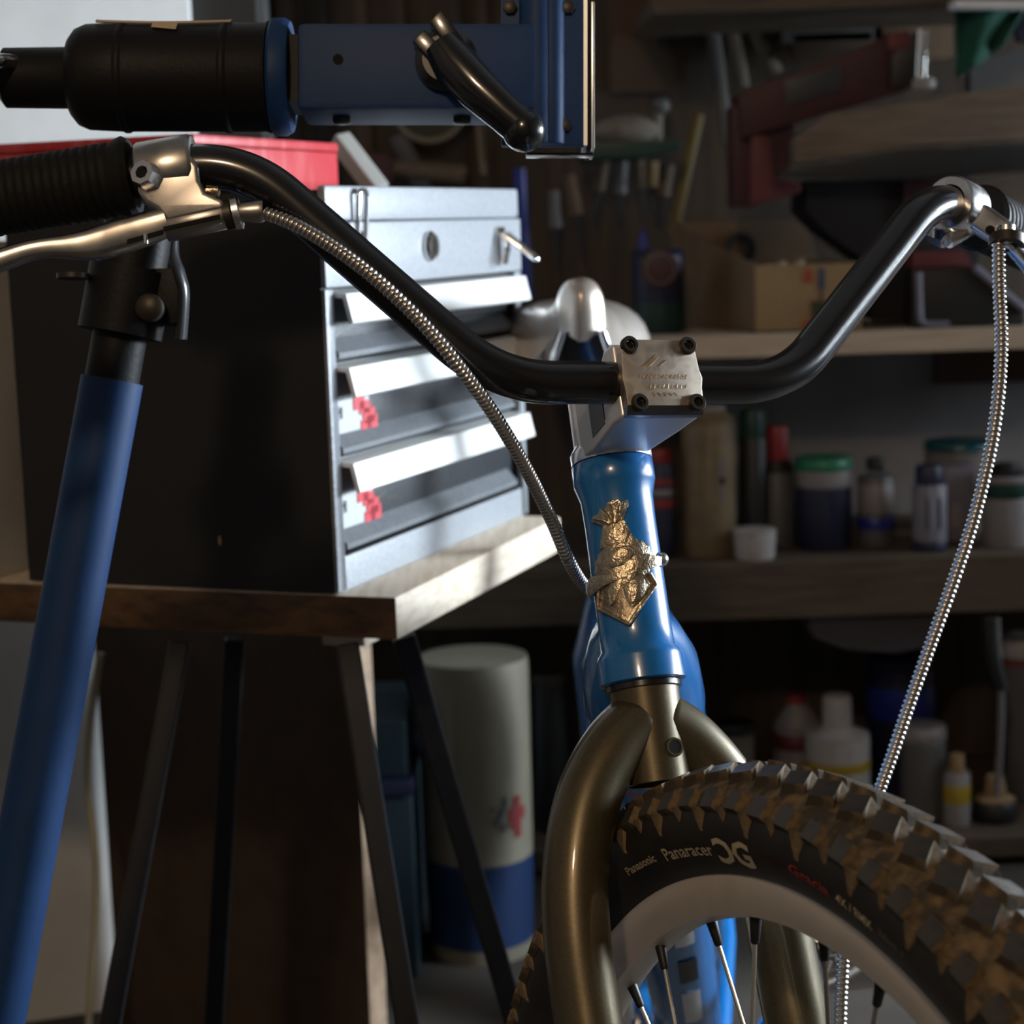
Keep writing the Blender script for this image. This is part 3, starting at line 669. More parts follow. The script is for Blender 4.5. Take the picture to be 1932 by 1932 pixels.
# ---- wheels
WC = S(0, 541.1, -53.7)
def wheel(center, axis, xdir, name_front):
    axis = axis.normalized(); xdir = (xdir - axis * xdir.dot(axis)).normalized(); yd = axis.cross(xdir)
    # angle 0 along xdir ; rim
    prof = [(-.0125, .2905), (-.0135, .2880), (-.0125, .2760), (-.0085, .2690), (0, .2670), (.0085, .2690), (.0125, .2760), (.0135, .2880), (.0125, .2905), (.010, .2865), (-.010, .2865)]
    rim = MB().ring(center, axis, prof, 160).build('rim', alu_rim, bike)
    tp = [(-.0100, .2875), (-.0155, .2900), (-.0200, .2950), (-.0245, .3030), (-.0268, .3120), (-.0262, .3205), (-.0225, .3275), (-.0165, .3320), (-.0085, .3345), (0, .3352)]
    tp2 = tp + [(-a, r) for a, r in tp[-2::-1]]
    t = MB(); t.ring(center, axis, tp2 + [(0.008, .291), (-.008, .291)], 160)
    n_ = len(tp2) + 2
    t.m = []
    for k in range(160):
        for i in range(n_): t.m.append(1 if 5 <= i <= 12 else 0)
    tire = t.build('tire', [tire_rubber, dust], bike)
    hub = MB().lathe(center - axis * .05, axis, [(0, .0048), (.008, .0048), (.008, .010), (.016, .012), (.019, .026), (.0225, .026), (.025, .014), (.075, .014), (.0775, .026), (.081, .026), (.084, .012), (.092, .010), (.092, .0048), (.10, .0048)], 32).build('hub', alu_bright, bike)
    sp = MB().tube([Vector((0, 0, 0)), Vector((0, 0, 1))], .0011, 8, caps=False).mesh('spoke', mat('spoke_steel', (.62, .55, .46), .3, 1.0), Vector((0, 0, 0)))
    nip = MB().lathe((0, 0, 0), (0, 0, 1), [(-.003, .0030), (.001, .0030), (.0125, .0021), (.0135, .0014)], 10).mesh('nipple', black_bolt_n, Vector((0, 0, 0)))
    for i in range(32):
        a = 2 * math.pi * (i + .37) / 32; side = 1 if i % 2 else -1; off = math.radians(38) * (1 if (i // 2) % 2 else -1)
        e = lambda q: xdir * math.cos(q) + yd * math.sin(q)
        A = center + e(a) * .2685 + axis * (side * .002); B = center + e(a + off) * .024 + axis * (side * .0293)
        d = B - A; q = d.to_track_quat('Z', 'Y').to_matrix().to_4x4()
        s_ = inst('spoke', sp, Matrix.Translation(A) @ q @ Matrix.Diagonal((1, 1, d.length, 1)), rim)
        inst('nipple', nip, Matrix.Translation(A) @ q, rim)
    # tread knobs
    def kmesh(nm, L0, W0, L1, W1, h, skew=0.0, point=0.0):
        b = [(-L0 / 2, -W0 / 2, -.0015), (L0 / 2, -W0 / 2, -.0015), (L0 / 2, W0 / 2, -.0015), (-L0 / 2, W0 / 2, -.0015)]
        tt = [(-L1 / 2 - skew, -W1 / 2, h), (L1 / 2 - skew, -W1 / 2, h), (L1 / 2 + skew, W1 / 2, h * (1 - point)), (-L1 / 2 + skew, W1 / 2, h * (1 - point))]
        mb = MB(); mb.add(b + tt, [(0, 1, 5, 4), (1, 2, 6, 5), (2, 3, 7, 6), (3, 0, 4, 7), (3, 2, 1, 0)]); mb.mi = 1; mb.add(tt, [(0, 1, 2, 3)])
        return mb
    kinds = {
        'cl': kmesh('k', .0160, .0165, .0125, .0145, .0066, .0028), 'cr': kmesh('k', .0160, .0165, .0125, .0145, .0066, -.0028),
        'sh': kmesh('k', .0140, .0120, .0105, .0095, .0060), 'sd': None}
    ramp = MB(); ramp.add([(-.0066, -.0060, -.001), (.0066, -.0060, -.001), (.0010, .0062, -.001), (-.0010, .0062, -.001),
                           (-.0050, -.0050, .0042), (.0050, -.0050, .0042), (.0004, .0056, .0004), (-.0004, .0056, .0004)],
                          [(0, 1, 5, 4), (1, 2, 6, 5), (2, 3, 7, 6), (3, 0, 4, 7), (4, 5, 6, 7)])
    kinds['sd'] = ramp
    meshes = {k: v.mesh('knob', [dust, knob_top] if k != 'sd' else [dust_side, dust_side], Vector((0, 0, 0)), smooth=False) for k, v in kinds.items()}
    rest = MB(); cand = []
    NP = 92
    for i in range(NP):
        for kind, th, ofs in (('cl', -.30, 0), ('cr', .30, .5), ('sh', -.98, .25), ('sh', .98, .75), ('sd', -1.30, .75), ('sd', 1.30, .25)):
            a = 2 * math.pi * (i + ofs) / NP
            er = xdir * math.cos(a) + yd * math.sin(a); et = -xdir * math.sin(a) + yd * math.cos(a)
            cu, cr_, ru, rr = 0.0, .3095, .0265, .0245
            pos = center + axis * (ru * math.sin(th)) + er * (cr_ + rr * math.cos(th))
            nrm = (axis * math.sin(th) + er * math.cos(th)).normalized()
            wv = (axis * math.cos(th) - er * math.sin(th)).normalized() * (1 if th > 0 else -1)
            tv = wv.cross(nrm)
            if kind in ('cl', 'cr'):
                ca, sa = math.cos(.38), math.sin(.38) * (1 if th > 0 else 1)
                tv, wv = tv * ca + wv * sa, wv * ca - tv * sa
            sc = random.uniform(.93, 1.07)
            if kind == 'sd' and i % 2: sc *= .72; pos = pos + wv * -.002
            M4 = Matrix(((tv.x, wv.x, nrm.x, pos.x), (tv.y, wv.y, nrm.y, pos.y), (tv.z, wv.z, nrm.z, pos.z), (0, 0, 0, 1))) @ Matrix.Diagonal((sc, sc, 1, 1))
            x, y, d = pix(pos)
            vis = name_front and -30 < x < 1960 and -30 < y < 1960 and nrm.dot(CAM - pos) > -.3 * (CAM - pos).length
            if vis: cand.append((nrm.dot((CAM - pos).normalized()) + 0.0 - d * .2, kind, M4))
            else:
                mb = kinds[kind]
                for mi in (0, 1):
                    fs = [f for f, q in zip(mb.f, mb.m) if q == mi]
                    if fs: rest.mi = mi; rest.add([M4 @ v for v in mb.v], fs)
    cand.sort(key=lambda c: -c[0])
    for j, (s_, kind, M4) in enumerate(cand):
        if j < 300: inst('knob', meshes[kind], M4, tire)
        else:
            mb = kinds[kind]
            for mi in (0, 1):
                fs = [f for f, q in zip(mb.f, mb.m) if q == mi]
                if fs: rest.mi = mi; rest.add([M4 @ v for v in mb.v], fs)
    r_ = rest.build('tread', [dust, knob_top], tire, smooth=False); r_['kind'] = 'stuff'
    return tire
black_bolt_n = mat('black_nipple', (.004, .004, .004), .5)
dust_side = mat('side_knob_dusty', (0.17, 0.115, 0.055), 0.85, col2=(0.07, 0.05, 0.028), nscale=140, lo=.4, hi=.65, bump=.3, bscale=300)
front_tire = wheel(WC, -SU, -SV, True)

# sidewall lettering on the near side of the front tire (phi measured from the top towards the viewer)
def side_pt(phi, rad, h=.0004):
    # rad in mm from the axle, on the image-left sidewall
    tp = [(10.0, 287.5), (15.5, 290.0), (20.0, 295.0), (24.5, 303.0), (26.8, 312.0), (26.2, 320.5)]
    u = 26.8
    for (u0, r0), (u1, r1) in zip(tp, tp[1:]):
        if r0 <= rad <= r1: u = u0 + (u1 - u0) * (rad - r0) / (r1 - r0)
    return S(-(u + h * 1000), 541.1 - rad * math.cos(phi), -53.7 - rad * math.sin(phi))
def tire_text(txt, size, phi0, rad0, width, m, bold=.12, mirror=False):
    vs, fs = text_polys(txt, size, bold)
    if mirror: vs = [(-a, b) for a, b in vs]
    x1 = max(v[0] for v in vs); x0 = min(v[0] for v in vs)
    mb = MB(); mb.add([side_pt(phi0 + (v[0] - x0) / (x1 - x0) * width / 300.0, rad0 + v[1]) for v in vs], fs)
    return mb.build('sidewall_lettering', m, front_tire, smooth=False)
tire_text('Panasonic', 5.5, -.180, 300.0, 34, print_cream)
tire_text('Panaracer', 8.5, -.035, 298.5, 50, print_cream)
tire_text('C', 16.5, .142, 295.5, 16, print_cream, .55, True)
tire_text('G', 16.5, .196, 295.5, 17, print_cream, .55)
tire_text('Cedric', 6.0, .280, 301.5, 20, print_dark_red)
tire_text('Gracia', 7.0, .365, 301.5, 32, print_red)
tire_text('4X / BMX', 6.2, .490, 302.0, 27, print_cream)
tire_text('26x2.1', 4.0, .595, 304.0, 18, mat('tire_print_faint', (.10, .085, .06), .6))

# ---- brake levers.  camera-parallel working plane through each clamp
def lever_frame(sgn, w):
    a = S(*barpt(sgn, w)); t = (S(*barpt(sgn, w + 30)) - S(*barpt(sgn, w))).normalized()
    x, y, d = pix(a); return a, t, x, y, d
aL, tL, xL, yL, dL = lever_frame(-1, 37)
def LP(px, py, dd=0.0): return P(px, py, dL) + FWD * (dd / 1000.0)
kL = F / dL
lev = MB().ring(aL, tL, [(-.0145, .0112), (-.0145, .0150), (-.0125, .0163), (.0125, .0163), (.0145, .0150), (.0145, .0112)], 56).build('brake_lever', alu, bike)
br = MB().prism([LP(x, y, -2) for x, y in ((290, 318), (306, 300), (366, 300), (384, 322), (386, 350), (396, 372), (430, 386), (434, 404), (324, 428), (306, 404), (284, 392), (268, 372), (264, 346), (276, 326))], FWD * -.013)
br.build('bracket', alu, lev, bevel=.0028, bseg=3)
o_ = LP(290, 344, -15)
pin = (-FWD + RIGHT * -.35 + UP * .25).normalized()
MB().lathe(o_, pin, [(-.006, .0072), (.004, .0072), (.0065, .0062), (.0065, .0034), (.003, .0030)], 8, caps=False).build('pinch_bolt', alu_bright, lev)
MB().lathe(o_ + pin * .0035, pin, [(0, .0031), (.0002, .0031)], 6).build('hex_socket', hole_black, lev)
b0, b1 = LP(318, 434, -8), LP(430, 410, -8); bd = (b1 - b0).normalized()
MB().lathe(b0, bd, [(0, .0068), (.0008, .0074), ((b1 - b0).length - .001, .0072), ((b1 - b0).length, .0066)], 32).build('barrel', alu, lev)
m_ = MB().box((LP(320, 441, -15.6) + LP(424, 418, -15.6)) / 2, (LP(424, 418, -15.6) - LP(320, 441, -15.6)) / 2, UP * .0010, FWD * .0012); m_.build('cable_slot', hole_black, lev, smooth=False)
for (x, y, r, w_) in ((436, 410, .0076, .0045), (451, 406, .0084, .0042)):
    c_ = LP(x, y, -8); m_ = MB(); n = 40
    prof = [(-w_ / 2, r - .0012), (-w_ / 2 + .0006, r), (w_ / 2 - .0006, r), (w_ / 2, r - .0012)]
    m_.lathe(c_, bd, prof, n)
    m_.build('adjuster_ring', black_bolt if r < .008 else alu_bright, lev)
f0, f1 = LP(458, 405, -8), LP(503, 403, -9); fd = (f1 - f0).normalized()
MB().lathe(f0, fd, [(0, .0042), (.0005, .0052), ((f1 - f0).length - .002, .0058), ((f1 - f0).length, .0050)], 24).build('ferrule', alu, lev)
# blade
ctr = [(322, 424), (282, 438), (240, 452), (205, 464), (170, 472), (135, 475), (105, 477), (70, 484), (30, 498), (-20, 516), (-80, 540), (-130, 556)]
hh_ = [29, 34, 35, 34, 29, 23, 20, 20, 22, 24, 25, 22]
hw_ = [6.5, 7, 7, 7, 6.5, 6, 5.5, 5.5, 5.5, 6, 6, 5]
dd_ = [-9, -10, -12, -14, -16, -17, -18, -19, -20, -21, -20, -18]
cp = [LP(x, y, d) for (x, y), d in zip(ctr, dd_)]
m_ = MB(); rings = []; NS = 20
cs = spline(cp, 4)
def interp(arr, q):
    i = min(int(q), len(arr) - 2); t = q - i; return arr[i] * (1 - t) + arr[i + 1] * t
for i, c in enumerate(cs):
    q = i / 4.0; t = (cs[min(i + 1, len(cs) - 1)] - cs[max(i - 1, 0)]).normalized()
    up_ = (UP - t * UP.dot(t)).normalized(); fw = t.cross(up_); fw = fw if fw.dot(FWD) > 0 else -fw
    H = interp(hh_, q) / kL * .93; W = interp(hw_, q) / 1000
    ringp = []
    for k in range(NS):
        a = 2 * math.pi * k / NS; ca, sa = math.cos(a), math.sin(a)
        ringp.append(c + up_ * (H * math.copysign(abs(sa) ** .7, sa)) + fw * (W * math.copysign(abs(ca) ** .7, ca)))
    rings.append(ringp)
fs = []
for i in range(len(rings) - 1):
    for k in range(NS):
        k2 = (k + 1) % NS; fs.append((i * NS + k, i * NS + k2, (i + 1) * NS + k2, (i + 1) * NS + k))
fs.append(tuple(range(NS))[::-1]); fs.append(tuple((len(rings) - 1) * NS + k for k in range(NS)))
m_.add([p for r in rings for p in r], fs); m_.build('lever_blade', alu, lev, angle=60)
m_ = MB(); p0, p1 = LP(254, 466, -17.6), LP(318, 447, -15.8); m_.box((p0 + p1) / 2, (p1 - p0) / 2, UP * .0011, FWD * .0011); m_.build('blade_slot', hole_black, lev, smooth=False)
MB().lathe(LP(288, 452, -18.2), -UP, [(0, .0012), (.0045, .0012)], 12).build('cable_nipple', chrome, lev)
MB().lathe(LP(391, 362, -2), RIGHT, [(0, .0028), (.006, .0028), (.0065, .002)], 16).build('clamp_screw', brass, lev)

# right lever
aR, tR, xR, yR, dR = lever_frame(1, 30)
kR = F / dR
def RP(px, py, dd=0.0): return P(px, py, dR) + FWD * (dd / 1000.0)
rlev = MB().ring(aR, tR, [(-.0115, .0112), (-.0115, .0158), (-.0095, .0170), (.0095, .0170), (.0115, .0158), (.0115, .0112)], 56).build('brake_lever', alu_bright, bike)
MB().prism([RP(x, y, -12) for x, y in ((1838, 386), (1856, 392), (1900, 424), (1930, 446), (1936, 470), (1916, 488), (1884, 470), (1846, 448), (1822, 432), (1818, 412))], FWD * .013).build('bracket', alu_bright, rlev, bevel=.0028, bseg=3)
o_ = RP(1768, 452, -6); pin2 = (tR.cross(UP)).normalized()
MB().lathe(RP(1757, 444, -2), (RP(1786, 462, -10) - RP(1757, 444, -2)), [(0, .0052), (.004, .0052), (.010, .0052), (.0105, .004)], 6).build('pinch_bolt', chrome, rlev)
MB().lathe(RP(1782, 459, -8), (RP(1815, 440, -4) - RP(1782, 459, -8)), [(0, .0045), (.013, .0045)], 20).build('clamp_ear', alu_bright, rlev)
MB().lathe(RP(1858, 440, -13), -FWD, [(0, .0028), (.0008, .0026)], 16).build('pivot_hole', hole_black, rlev)
MB().ring(RP(1888, 462, -14), (RP(1886, 480, -16) - RP(1890, 440, -12)), [(-.003, .0058), (-.003, .0105), (.003, .0105), (.003, .0058)], 32).build('adjuster_ring', black_bolt, rlev)
MB().lathe(RP(1885, 452, -16), -UP, [(-.006, .0052), (.003, .0056), (.004, .0048)], 24).build('ferrule', alu_bright, rlev)
MB().tube(spline([RP(1902, 470, -10), RP(1932, 500, -6), RP(1975, 545, 2), RP(2040, 600, 12)], 5), .0065, 16, squash=.7).build('lever_blade', alu_bright, rlev)

# ---- ribbed cable housings
def ribbed(name, path, r, pitch, label=None):
    pth = resample(path, pitch / 4.0)
    rad = [r * (1.0, 0.93, 0.74, 0.93)[i % 4] for i in range(len(pth))]
    return MB().tube(pth, rad, 18).build(name, steel_hose, bike, angle=85)
dl = dL - .009
cl_pts = [(503, 403, dl), (560, 426, dl - .006), (640, 474, dl - .013), (720, 536, dl - .016), (800, 613, dl - .014), (870, 697, dl - .006), (932, 782, dl + .012), (990, 880, dl + .042), (1040, 980, dl + .078), (1072, 1056, dl + .098), (1100, 1102, dl + .118), (1130, 1127, dl + .136)]
ribbed('brake_cable', spline([P(*p) for p in cl_pts] + [S(6, 100, 36), S(24, 104, 60)], 14), .0037, .0027)
cr_pts = [(1884, 452, dR - .016), (1885, 540, dR - .018), (1889, 640, dR - .018), (1884, 740, dR - .016), (1868, 850, dR - .012), (1838, 975, dR - .006), (1800, 1092, dR), (1757, 1212, dR + .004), (1715, 1330, dR + .006), (1683, 1425, dR + .006), (1655, 1505, dR + .004), (1625, 1610, dR), (1603, 1720, dR - .006), (1590, 1830, dR - .01), (1586, 1990, dR - .01), (1600, 2150, dR - .01)]
ribbed('brake_cable', spline([P(*p) for p in cr_pts], 14), .0041, .0031)

# ---- frame behind the head tube
dt0 = HT(116) + BH * .010; dtd = (BBP - dt0)
path = [dt0.lerp(BBP, t) for t in (0, .03, .07, .12, .18, .30, .55, .8, 1.0)]
dtm = MB().tube(path, [.016, .026, .033, .035, .033, .030, .028, .027, .027], 40)
down = dtm.build('down_tube', bike_blue, bike, angle=60)
dirn = dtd.normalized()
for t, c_, nm in ((.185, (.7, .5, .02), 'yellow'), (.205, (.5, .02, .03), 'red')):
    MB().ring(dt0.lerp(BBP, t), dirn, [(-.005, .028), (-.005, .0337 - (t - .18) * .05), (.005, .0335 - (t - .18) * .05), (.005, .028)], 40).build('stripe_decal', mat('decal_' + nm, c_, .35), down)
dec = mat('decal_white', (.72, .72, .74), .35)
frontn = (CAM - dt0.lerp(BBP, .6)); frontn = (frontn - dirn * frontn.dot(dirn)).normalized(); sidev = dirn.cross(frontn)
for s0, s1, r_ in ((.47, .56, 0), (.60, .66, 1), (.69, .78, 0)):
    m_ = MB(); n = 8
    for i in range(n):
        a0 = -.45 + .5 * i / n; a1 = -.45 + .5 * (i + 1) / n
        q = []
        for (s_, a) in ((s0, a0), (s0, a1), (s1, a1), (s1, a0)):
            rr_ = .0292 - (s_ - .5) * .004
            q.append(dt0.lerp(BBP, s_) + (frontn * math.cos(a) + sidev * math.sin(a)) * rr_)
        m_.add(q, [(0, 1, 2, 3)])
    m_.build('lettering_decal', [dec, mat('decal_black', (.01, .01, .012), .35)][r_], down)
SADP = P(1097, 640, 1.64)
seat_top = SADP
std = (seat_top - BBP)
MB().tube([BBP, BBP + std * .72], .0165, 28).build('seat_tube', bike_blue, bike)
MB().tube([BBP + std * .70, seat_top - ZD * .02], .0135, 24).build('seat_post', alu_bright, bike)
MB().tube([HT(44) + BH * .012, BBP + std * .62], .0185, 28).build('top_tube', bike_blue, bike)
RHUB = BBP + BH * .42; RHUB = RHUB + (BN.cross(BH) if (BN.cross(BH)).z > 0 else -BN.cross(BH)) * (.342 - RHUB.z)
MB().lathe(BBP - BN * .036, BN, [(0, .020), (.072, .020)], 32).build('bottom_bracket', bike_blue, bike)
for sg in (-1, 1):
    MB().tube([BBP + BN * (sg * .022), BBP.lerp(RHUB, .35) + BN * (sg * .045), RHUB + BN * (sg * .062)], [.011, .010, .008], 16).build('chain_stay', bike_blue, bike)
    MB().tube([BBP + std * .66 + BN * (sg * .014), (BBP + std * .66).lerp(RHUB, .3) + BN * (sg * .045), RHUB + BN * (sg * .062)], [.009, .008, .007], 16).build('seat_stay', bike_blue, bike)
wheel(RHUB, -BN, ZD, False)
# crank set and pedals: image-right arm points forward and up
BV = (BN.cross(BH)); BV = BV if BV.z > 0 else -BV
def crank(sg, dirv):
    a = BBP + BN * (sg * .060); b = a + dirv * .170 + BN * (sg * .034)
    arm_ = MB().tube([a, a.lerp(b, .5), b], [.015, .012, .012], 20, squash=.6).build('crank_arm', chrome, bike)
    MB().lathe(a + BN * (sg * .006), BN * sg, [(-.01, .017), (.008, .017), (.010, .012)], 24).build('crank_boss', chrome, arm_)
    pc_ = b + BN * (sg * .055)
    MB().tube([b - BN * (sg * .004), b + BN * (sg * .105)], .0065, 16).build('pedal_axle', chrome, arm_)
    for q in (-.034, .034):
        m = MB(); n_ = 7
        pts_ = [b + BN * (sg * .012) + BH * q, b + BN * (sg * .100) + BH * q]
        m.box((pts_[0] + pts_[1]) / 2, (pts_[1] - pts_[0]) / 2, BH * .003, BV * .010)
        for i in range(n_): m.box(pts_[0].lerp(pts_[1], (i + .5) / n_) + BV * .012, BN * .003, BH * .003, BV * .004)
        m.build('pedal_plate', chrome, arm_, bevel=.0008)
    for q in (.014, .098):
        MB().box(b + BN * (sg * q), BN * .004, BH * .036, BV * .008).build('pedal_cage_end', chrome, arm_, bevel=.001)
cd = (-BH * .72 + BV * .69).normalized()
crank(1, cd); crank(-1, -cd)
ch = MB().ring(BBP - BN * .043, BN, [(-.0015, .062), (-.0015, .084), (.0015, .084), (.0015, .062)], 44).build('chainring', chrome, bike)
for i in range(5):
    a = i * 2 * math.pi / 5; e = BH * math.cos(a) + BV * math.sin(a)
    MB().box(BBP - BN * .043 + e * .038, e * .027, e.cross(BN) * .006, BN * .002).build('spider_arm', chrome, ch)

# ---- saddle
saddle_m = mat('saddle_leather', (0.66, 0.60, 0.55), 0.3, 0.7, col2=(0.56, 0.47, 0.40), nscale=20, coat=.5)
sy0 = P(1097, 560, 1.545)
secs = []; NSx = 19
L_ = .265
lat = BN - Vector((0, 0, BN.z)); lat.normalize()
tail = P(1078, 575, 1.80)
rear = (Vector((tail.x, tail.y, 0)) - Vector((sy0.x, sy0.y, 0))).normalized()
NT = 26
rings = []
for i in range(NT + 1):
    t = i / NT
    s_ = t * L_
    hw = .0195 + .0620 * max(0, (t - .30) / .70) ** 1.35 if t > .30 else .0190 + .0045 * (t / .3)
    if t > .30: hw += .004
    if t < .06: hw *= math.sqrt(max(.03, 1 - (1 - t / .06) ** 2))
    if t > .90: hw *= math.sqrt(max(.04, 1 - ((t - .90) / .10) ** 2))
    zt = P(1097, 522, 1.56).z - .020 * min(max(t - .12, 0) / .4, 1) ** .8 - .006 * t
    drop = .040 if t < .35 else .040 + .026 * min((t - .35) / .4, 1)
    if t < .06: zt -= .012 * (1 - t / .06) ** 2
    c = Vector((sy0.x, sy0.y, 0)) + rear * s_
    rr = []
    for k in range(NSx):
        q = -1 + 2 * k / (NSx - 1)
        a = q * math.pi / 2 * 1.06
        fl = 1.0
        x = math.copysign(abs(math.sin(a)) ** .85, a) * hw; z = zt - drop * (1 - max(0.0, math.cos(a)) ** (.62 if t < .5 else .62)) * fl
        rr.append(c + lat * x + ZD * z)
    rings.append(rr)
fs = []
for i in range(NT):
    for k in range(NSx - 1): fs.append((i * NSx + k, i * NSx + k + 1, (i + 1) * NSx + k + 1, (i + 1) * NSx + k))
m_ = MB(); m_.add([p for r in rings for p in r], fs)
fs2 = [tuple(k for k in range(NSx))]
m_.f.append(tuple(range(NSx))); m_.m.append(0); m_.f.append(tuple(NT * NSx + k for k in range(NSx))); m_.m.append(0)
sad = m_.build('saddle', saddle_m, bike, angle=75)
under = []
nb = sy0.copy(); nb.z = rings[4][0].z
m_ = MB()
m_.prism([nb + lat * -.016 + rear * .004, nb + lat * .016 + rear * .004, nb + lat * .030 + rear * .035 - ZD * .045, nb - lat * .030 + rear * .035 - ZD * .045], rear * .010)
m_.build('nose_bracket', black_gloss, sad, bevel=.002)
for sg in (-1, 1):
    MB().tube(spline([nb + lat * (sg * .016) + rear * .003, nb + lat * (sg * .024) + rear * .02 - ZD * .026, nb + lat * (sg * .026) + rear * .10 - ZD * .045, nb + lat * (sg * .03) + rear * .21 - ZD * .02], 6), .0035, 12).build('saddle_rail', chrome, sad)

# ================================================================== shelves and clutter on the back wall
SY = 2.62        # shelf front plane
def colr(name, c, rough=.5, **k):
    if 'col2' in k: k['col2'] = tuple(q * .74 for q in k['col2'])
    return mat(name, tuple(q * .74 for q in c), rough, **k)
def zat(px, py, y=SY): return Py(px, py, y).z
def xat(px, py, y=SY): return Py(px, py, y).x
Z1 = zat(1620, 626); Z1b = zat(1620, 668)
Z2 = zat(1500, 1060); Z2b = zat(1500, 1166)
x_l = xat(1010, 640); XR = 1.25
def shelf(name, x0, x1, y0, y1, z0, z1, m, label):
    return tag(MB().abox(x0, x1, y0, y1, z0, z1).build(name, m, bevel=.002, smooth=False), label, 'shelf')
shelf('shelf_board', x_l, XR, SY, BY, Z1b, Z1, shelf_pale, 'pale timber shelf board above the row of cans and bottles')
shelf('shelf_board', xat(700, 1100), XR, SY, BY, Z2b, Z2, shelf_wood, 'thick dark brown shelf plank holding the row of cans and bottles')
Z3 = zat(1700, 1585)
shelf('shelf_board', xat(1010, 1600), XR, SY, BY, Z3 - .03, Z3, shelf_wood, 'lowest dark shelf board behind the front wheel')
shelf('shelf_board', xat(1235, 8), XR, SY + .05, BY, zat(1600, 6) , zat(1600, -30), shelf_wood, 'high brown shelf board along the top edge of the picture')
bp_ = MB().abox(xat(1325, 700, BY - .02), XR, BY - .03, BY - .005, Z2 + .001, Z1b - .001).build('backing_panel', mat('grey_white_panel', (.22, .215, .225), .8, col2=(.17, .165, .17), nscale=7), smooth=False)
tag(bp_, 'grubby grey white panel behind the bottles under the pale shelf', 'panel')
def obj_rect(px0, px1, y, base_z=None, py_top=None, py_base=None):
    mx = (px0 + px1) / 2
    x0 = Py(px0, (py_top + (py_base or py_top)) / 2, y).x; x1 = Py(px1, (py_top + (py_base or py_top)) / 2, y).x
    z1 = Py(mx, py_top, y).z; z0 = base_z if base_z is not None else Py(mx, py_base, y).z
    return x0, x1, z0, z1
def can(name, label, cat, px0, px1, pyt, y, zb, segs, group=None):
    """segs: list of (part name, fraction from, fraction to, radius factor from, to, material); first one is the body"""
    x0, x1, z0, z1 = obj_rect(px0, px1, y, zb, pyt, pyt + 100)
    r = (x1 - x0) / 2; c = Vector(((x0 + x1) / 2, y + r, z0)); H = z1 - z0
    o = tag(empty(name, c), label, cat, group)
    for (nm, f0, f1, r0, r1, m) in segs:
        e = min(.003, H * (f1 - f0) * .3)
        MB().lathe(c + ZD * (H * f0), ZD, [(0, r * r0 * .96), (e, r * r0), (H * (f1 - f0) - e, r * r1), (H * (f1 - f0), r * r1 * .93)], 28).build(nm, m, o)
    return o
def carton(name, label, cat, px0, px1, pyt, y, zb, m, depth=.08, parts=()):
    x0, x1, z0, z1 = obj_rect(px0, px1, y, zb, pyt, pyt + 100)
    o = tag(empty(name, Vector(((x0 + x1) / 2, y + depth / 2, z0))), label, cat)
    MB().abox(x0, x1, y, y + depth, z0, z1).build('body', m, o, bevel=.004)
    for (nm, fx0, fx1, fz0, fz1, m2) in parts:
        MB().abox(x0 + (x1 - x0) * fx0, x0 + (x1 - x0) * fx1, y - .0015, y + .004, z0 + (z1 - z0) * fz0, z0 + (z1 - z0) * fz1).build(nm, m2, o, smooth=False)
    return o
navy = colr('navy_plastic', (.012, .016, .05)); blk = colr('matt_black', (.012, .012, .013)); whi = colr('white_plastic', (.46, .44, .44), .45)
wht2 = colr('dull_white_plastic', (.30, .28, .29), .5); redp = colr('red_plastic', (.30, .018, .022), .4); grn = colr('green_plastic', (.02, .22, .12), .45)
dgrn = colr('dark_green_plastic', (.006, .045, .034), .5); ylw = colr('yellow_label', (.42, .29, .02), .5); beig = colr('beige_can', (.24, .175, .10), .5, col2=(.19, .135, .075), nscale=30)
lilac = colr('lilac_label', (.22, .21, .26), .5); gryp = colr('grey_plastic', (.13, .13, .135), .5); teal = colr('teal_plastic', (.006, .12, .16), .4); brblue = colr('bright_blue_plastic', (.02, .035, .30), .4)
card = colr('cardboard', (.22, .145, .085), .85, col2=(.18, .115, .065), nscale=12); card_l = colr('cardboard_pale', (.40, .27, .14), .85, col2=(.34, .22, .11), nscale=10)
dred = colr('dark_red_paint', (.060, .007, .010), .6, col2=(.045, .006, .008), nscale=20); dred2 = colr('faded_red_paint', (.14, .020, .024), .55)
tealbox = colr('dark_teal', (.008, .03, .045), .6)

# row on the thick plank
can('spray_can', 'blue and red striped spray can behind the head tube', 'can', 1222, 1276, 850, SY + .06, Z2, [('body', 0, .88, 1, 1, navy), ('red_band', .45, .56, 1.01, 1.01, redp), ('white_band', .57, .65, 1.01, 1.01, wht2), ('red_band', .66, .75, 1.01, 1.01, redp), ('cap', .88, 1, .8, .7, redp)])
o = can('foam_can', 'tall beige can with a small grey label standing beside the head tube', 'can', 1290, 1392, 768, SY + .05, Z2, [('body', 0, .9, 1, 1, beig), ('shoulder', .9, .96, 1, .72, beig), ('cap', .96, 1, .7, .66, wht2)])
x0, x1, z0, z1 = obj_rect(1334, 1368, SY + .05, None, 866, 948)
for k in range(5):
    MB().abox(x0, x1, SY + .052, SY + .058, z0 + (z1 - z0) * k / 5, z0 + (z1 - z0) * (k + .82) / 5).build('label', lilac if k != 2 else blk, o, smooth=False)
can('aerosol', 'black aerosol can with green top between beige can and red cap', 'can', 1396, 1450, 772, SY + .09, Z2, [('body', 0, .8, 1, 1, blk), ('cap', .8, .99, .95, .9, dgrn)])
can('spray_can', 'dark grey spray can with tall red cap', 'can', 1438, 1502, 806, SY + .12, Z2, [('body', 0, .62, 1, 1, gryp), ('collar', .62, .72, 1.02, .8, blk), ('cap', .72, 1, .74, .70, redp)])
